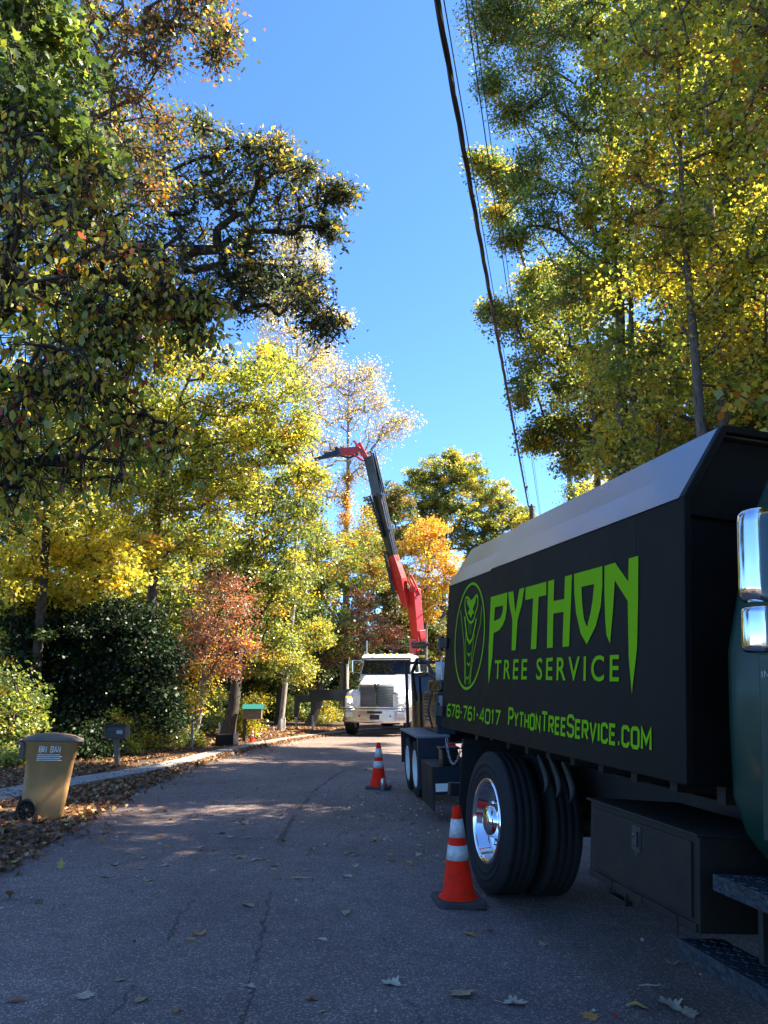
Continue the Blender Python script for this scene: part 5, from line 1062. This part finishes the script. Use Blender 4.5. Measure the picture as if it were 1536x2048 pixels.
mb = MB(); mb.loft([[Vector((x, p[0], p[1]+.18)) for p in rrect(0,0,a,b,.04)] for x, a, b in ((-.30,.30,.26),(-.28,.32,.29),(.18,.38,.34),(.20,.41,.37),(.22,.41,.37),(.22,.36,.32),(-.1,.33,.29))]); tb_ = mb.build('tub_body', 'rubber', tub)
mb = MB(); mb.lathe([(.03,0),(.03,.06),(.001,.06)], (-.33,.1,.18), (1,0,0), 12); mb.b2((.225,-.19,.0),(.24,.19,.36), .01); mb.build('tub_lid', 'chip_blue', tub)

# ================================================================== UTILITY POLE AND CABLES
POLE = Vector((at(1058, 1000, 33).x+.1, 33, 0)); POLE.z = float(gz(POLE.x, POLE.y)); TOP = at(1058, 1012, 33).z
po = empty('utility_pole', POLE, (0,0,rad(-12)), 'wooden utility pole far behind the black truck where the cables end', 'pole'); h_ = TOP-POLE.z
mb = MB(); mb.tube([(0,0,-.3),(0,0,h_*.5),(0,0,h_)], [.16,.14,.11], 14); mb.build('shaft', 'pole_wood', po)
for x in (.0,):
    mb = MB(); mb.lathe([(.02,0),(.045,.02),(.03,.05),(.045,.07),(.02,.10),(.001,.11)], (x,0,h_), (0,0,1), 12); mb.build('insulator', 'trim_black', po)
def cable(near, far_, sag, r, label, n=40, twist=0, name='overhead_cable'):
    a, b = Vector(near), Vector(far_); a = a+(a-b)*.55; mb = MB()
    def P_(t_): p = a.lerp(b, t_); p.z -= 4*sag*t_*(1-t_); return p
    if twist:
        for k_ in range(twist):
            pts = []
            for i in range(n*6+1):
                t_ = i/(n*6); w_ = t_*90+k_*2*math.pi/twist; pts.append(P_(t_)+Vector((math.cos(w_), 0, math.sin(w_)))*r*.95)
            mb.tube(pts, r, 6)
    else: mb.tube([P_(i/n) for i in range(n+1)], r, 6)
    o = mb.build(name, 'cable'); tag(o, label, 'cable', 'cables over the road'); return o
far_p = at(1057, 1013, 33)
cable(at(876, -10, 6.6), far_p, .16, .019, 'thick twisted black cable bundle crossing the sky', twist=3)
cable(at(889, -10, 6.8), at(1059, 1003, 33), .14, .007, 'thin black wire running just beside the thick bundle')
cable(at(932, -10, 7.4), at(1081, 1040, 33), .12, .008, 'left wire of the thin pair over the oak tips')
cable(at(944, -10, 7.4), at(1083, 1040, 33), .12, .006, 'right wire of the thin pair over the oak tips')
mb = MB(); q = at(1052, 978, 31); mb.box(q, (.5,.05,.05), .01, Euler((0,0,rad(75)))); mb.box(q+Vector((.02,0,.06)), (.08,.3,.08), .02); o = mb.build('cable_spacer', 'trim_black'); tag(o, 'small black splice box on the cable bundle near its far end', 'splice box')

# ================================================================== FALLEN LEAVES
def lobed(name, kind, seed, curl):
    rng = random.Random(seed); out = []
    if kind == 'maple': key = [(0,.52),(9,.42),(17,.34),(28,.42),(38,.49),(48,.36),(58,.29),(70,.37),(80,.42),(92,.30),(104,.26),(118,.33),(130,.32),(150,.24),(178,.14)]
    elif kind == 'oak': key = [(0,.55),(8,.50),(15,.38),(22,.44),(29,.43),(38,.27),(48,.36),(58,.38),(72,.22),(86,.31),(98,.30),(116,.17),(138,.24),(155,.26),(178,.32)]
    else: key = [(0,.55),(15,.45),(35,.33),(60,.26),(90,.23),(120,.24),(150,.32),(178,.42)]
    ang = [(a, r) for a, r in key]+[(360-a, r) for a, r in reversed(key) if 0 < a]
    pts = [Vector((math.cos(rad(a))*r*rng.uniform(.92,1.08), math.sin(rad(a))*r*rng.uniform(.92,1.08), 0)) for a, r in ang]
    mb = MB(); n = len(pts); vs = [Vector((0,0,0))]+[p*.5 for p in pts]+pts
    ax, bx_ = rng.uniform(-curl, curl), rng.uniform(.3*curl, curl)
    def bend(p): return Vector((p.x, p.y, .03+bx_*p.y*p.y*1.6+ax*p.x*p.x+.10*curl*math.sin(p.x*9+seed)*abs(p.y)*2))
    vs = [bend(v) for v in vs]; mz = min(v.z for v in vs); vs = [Vector((v.x,v.y,v.z-mz+.01)) for v in vs]
    fs = [(0,1+i,1+(i+1)%n) for i in range(n)]+[(1+i,1+n+i,1+n+(i+1)%n,1+(i+1)%n) for i in range(n)]
    mb.add(vs, fs, True); c0 = vs[0]; mb.tube([vs[0], bend(Vector((-.3,.0,0))), bend(Vector((-.62,.03,0)))+Vector((0,0,.05))], .012, 5)
    me = bpy.data.meshes.new(name); me.from_pydata([tuple(v) for v in mb.v], [], mb.f); me.polygons.foreach_set('use_smooth', [True]*len(mb.f)); return me
def leafm(name, a, b):
    m = mat(name, a, .75, var=.6, scale=9, dirt=b, bump=.4, bscale=30); return m
FL = [leafm('dry_tan', (.42,.28,.16), (.28,.17,.09)), leafm('dry_brown', (.34,.16,.07), (.18,.085,.045)), leafm('dry_pale', (.50,.42,.30), (.36,.28,.19)), leafm('dry_orange', (.60,.27,.06), (.36,.14,.04)), leafm('dry_yellow', (.68,.52,.10), (.5,.3,.07)), leafm('dry_red', (.34,.05,.035), (.18,.04,.03))]
cn = ['tan','brown','pale','orange-brown','yellow','dark red']
LMESH = {(k_, s): lobed('leaf', k_, s, cu_) for k_ in ('maple','oak','oval') for s, cu_ in ((1,.35),(2,.9))}
def fallen(px, py, wpx, kind, col, label=None, seed=0, rz=None, sd_=1):
    g = ground_at(px, py); k_ = g.y/math.cos(PITCH)/FPX; s = wpx*k_/.95
    me = LMESH[(kind, sd_)]; o = bpy.data.objects.new('fallen_leaf', me.copy() if not me.materials else me)
    o.data = me.copy(); o.data.materials.clear(); o.data.materials.append(FL[col]); COL.objects.link(o); o.location = g+Vector((0,0,.002)); r_ = random.Random(seed+int(px)); o.scale = (s,s,s); o.rotation_euler = (r_.uniform(-.12,.12), r_.uniform(-.12,.12), rz if rz is not None else r_.uniform(0,6.28))
    tag(o, label, 'leaf', 'fallen leaves on the road'); return o
NL = [(30,2004,34,'oval',1,'curled brown leaf at the bottom left corner of the road',2),(172,1990,48,'oak',2,'pale lobed oak leaf on the asphalt, second from bottom left',1),(237,1962,24,'maple',0,'small tan leaf above and right of the pale oak leaf',1),(286,2000,34,'oak',0,'curled tan leaf right of the small tan leaf',2),(352,2022,28,'oval',1,'brown pointed leaf on the bottom edge left of centre',1),(398,1868,30,'maple',3,'upper leaf of the orange-brown pair on the open asphalt',2),(382,1880,24,'maple',3,'lower leaf of the orange-brown pair on the open asphalt',1),(296,1762,20,'maple',4,'small yellow-tan leaf alone left of centre',1),(498,1812,32,'oval',0,'flat tan leaf at the end of a crack',1),(498,1974,24,'oak',2,'small crumpled pale leaf low in the centre',2),(622,2000,32,'oak',1,'dark curled leaf low right of centre',2),(645,2024,18,'oval',0,'tiny leaf beside the dark curled leaf on the bottom edge',1),(692,1827,30,'oval',0,'tan leaf just left of the near cone',2),(695,1752,30,'maple',2,'bright white-backed leaf in the middle of the road',1),(646,1880,24,'oval',2,'thin pale leaf left of the near cone',1),(788,1970,44,'oak',2,'pale crumpled leaf below the near cone',2),(926,1986,62,'maple',0,'biggest tan maple leaf, below the near cone',1),(1024,2008,50,'oak',2,'pale crinkled leaf right of the biggest maple leaf',2),(941,1870,26,'oval',3,'small orange leaf just below the near cone base',1),(979,1862,20,'oval',5,'small dark red leaf right of the cone base',1),(1046,1818,24,'oval',3,'orange leaf beside the cone near the truck wheel',1),(1088,1890,20,'maple',0,'small tan leaf under the truck toolbox',2),(1273,2015,36,'oval',4,'yellow leaf folded over at the bottom right',2),(1180,2036,40,'maple',3,'orange maple leaf on the bottom edge right of centre',1),(1345,2015,60,'oak',2,'large pale oak leaf of the cluster at bottom right',2),(1380,2030,46,'oak',2,'pale oak leaf lying over the cluster at bottom right',1),(1345,1928,26,'maple',0,'small tan leaf in the shadow under the toolbox',2),(1230,2034,26,'oval',5,'dark red leaf between orange and pale leaves, bottom right',2),(838,1710,20,'oval',2,'pale leaf left of the truck wheel',1),(486,1648,24,'maple',0,'tan leaf in the middle distance near the crack',2),(440,1668,20,'oak',1,'brown leaf left of the crack',2),(314,1672,24,'oak',1,'brown leaf between bin and crack',1),(560,1630,18,'oval',2,'pale leaf right of the long crack',1)]
for i, (px, py, w, kd, c_, lab, s_) in enumerate(NL): fallen(px, py, w*1.0, kd, c_, lab, i, None, s_)
rl = random.Random(5); lab_far = 'small dry leaf scattered further up the asphalt'
for i in range(150):
    py = 1500+(rl.random()**.8)*260; px = rl.uniform(200, 940)
    g = ground_at(px, py); s = g.x-float(el(g.y))
    if not (.15 < s < 4.6): continue
    fallen(px, py, rl.uniform(9,16)*(py-1390)/250, rl.choice(['maple','oak','oval']), rl.choice([0,0,1,2,2,3]), lab_far, i+100, None, rl.choice([1,2]))
def litter(name, samp, n, size, key, label, seed, thick=.04, cat_='leaf litter', kind='maple'):
    rng = np.random.default_rng(seed); X, Y = samp(rng, n); Z = gz(X, Y)+rng.random(len(X))*thick+.01
    C_ = np.stack([X, Y, Z], 1); N_ = unit(rng.normal(size=(len(X), 3))*.5+np.array([0,0,1.])); D = unit(rng.normal(size=(len(X), 3))); D = unit(D-N_*np.sum(D*N_, 1, keepdims=True))
    V, k_ = leaf_faces(C_, N_, D, size*rng.uniform(.6, 1.3, len(X)), rng, kind)
    me = mesh_from(name, V, k_, np.clip(rng.normal(.5,.28,len(X)),0,1), [LM[key]]); o = bpy.data.objects.new(name, me); COL.objects.link(o); tag(o, label, cat_, kind='stuff')
def s_left(rng, n):
    Y = 2+26*rng.random(n)**1.0; e = el(Y); w = np.interp(Y, [2,7,11,14,17,20,28], [.9,.9,1.0,.62,.50,.5,.5]); q = rng.random(n); X = e+.10-q**.8*(w+.5)-rng.exponential(.12, n)*0; X += rng.exponential(.12, n)*(rng.random(n) < .35); return X, Y
litter('fallen_leaves', s_left, 24000, .085, 'litter', 'brown leaf litter piled along the left road edge', 1)
def s_left2(rng, n):
    Y = 9+24*rng.random(n); e = el(Y); X = e-1.25-rng.random(n)**1.4*6; return X, Y
litter('fallen_leaves', s_left2, 42000, .10, 'litter', 'brown leaf litter covering the bank under the left trees', 2, .05)
def s_right(rng, n):
    Y = -2+34*rng.random(n); e = el(Y)+ROADW; X = e-.25+rng.random(n)**1.5*6; return X, Y
litter('fallen_leaves', s_right, 26000, .10, 'litter', 'brown leaf litter along the right road edge behind the truck', 3, .05)
def s_road(rng, n):
    Y = 3+22*rng.random(n); e = el(Y); q = rng.random(n); X = np.where(q < .5, e+.05+rng.exponential(.5, n), e+rng.random(n)*5.5); m = X < e+5.6; return X[m], Y[m]
litter('leaf_scraps', s_road, 1100, .03, 'chips', 'scraps of leaf and twig strewn over the asphalt', 4, .0, 'leaf scraps', 'quad')
def s_chip(rng, n):
    c0 = np.array([.05, 10.6]); a = rng.normal(size=(n, 2))*np.array([.75, 1.5]); X = c0[0]+a[:,0]-a[:,1]*.12; Y = c0[1]+a[:,1]; return X, np.clip(Y, 6.8, 16)
litter('wood_chips', s_chip, 700, .03, 'chips', 'wood chips and leaf bits spilled around the far cone and chipper wheels', 5, .0, 'wood chips', 'quad')
# twigs on the road
for px, py, w, lab in ((1300,1973,40,'pale bare twig lying in the truck shadow'),(600,1757,34,'thin twig left of the bright pale leaf')):
    g = ground_at(px, py); k_ = g.y/math.cos(PITCH)/FPX; L_ = w*k_/2; mb = MB(); mb.tube([(-L_,0,.004),(-L_*.3,.006,.008),(L_*.4,-.004,.007),(L_,.01,.004)], [.004,.0045,.004,.002], 6); o = mb.build('twig', 'wood_pale'); o.location = g; tag(o, lab, 'twig')
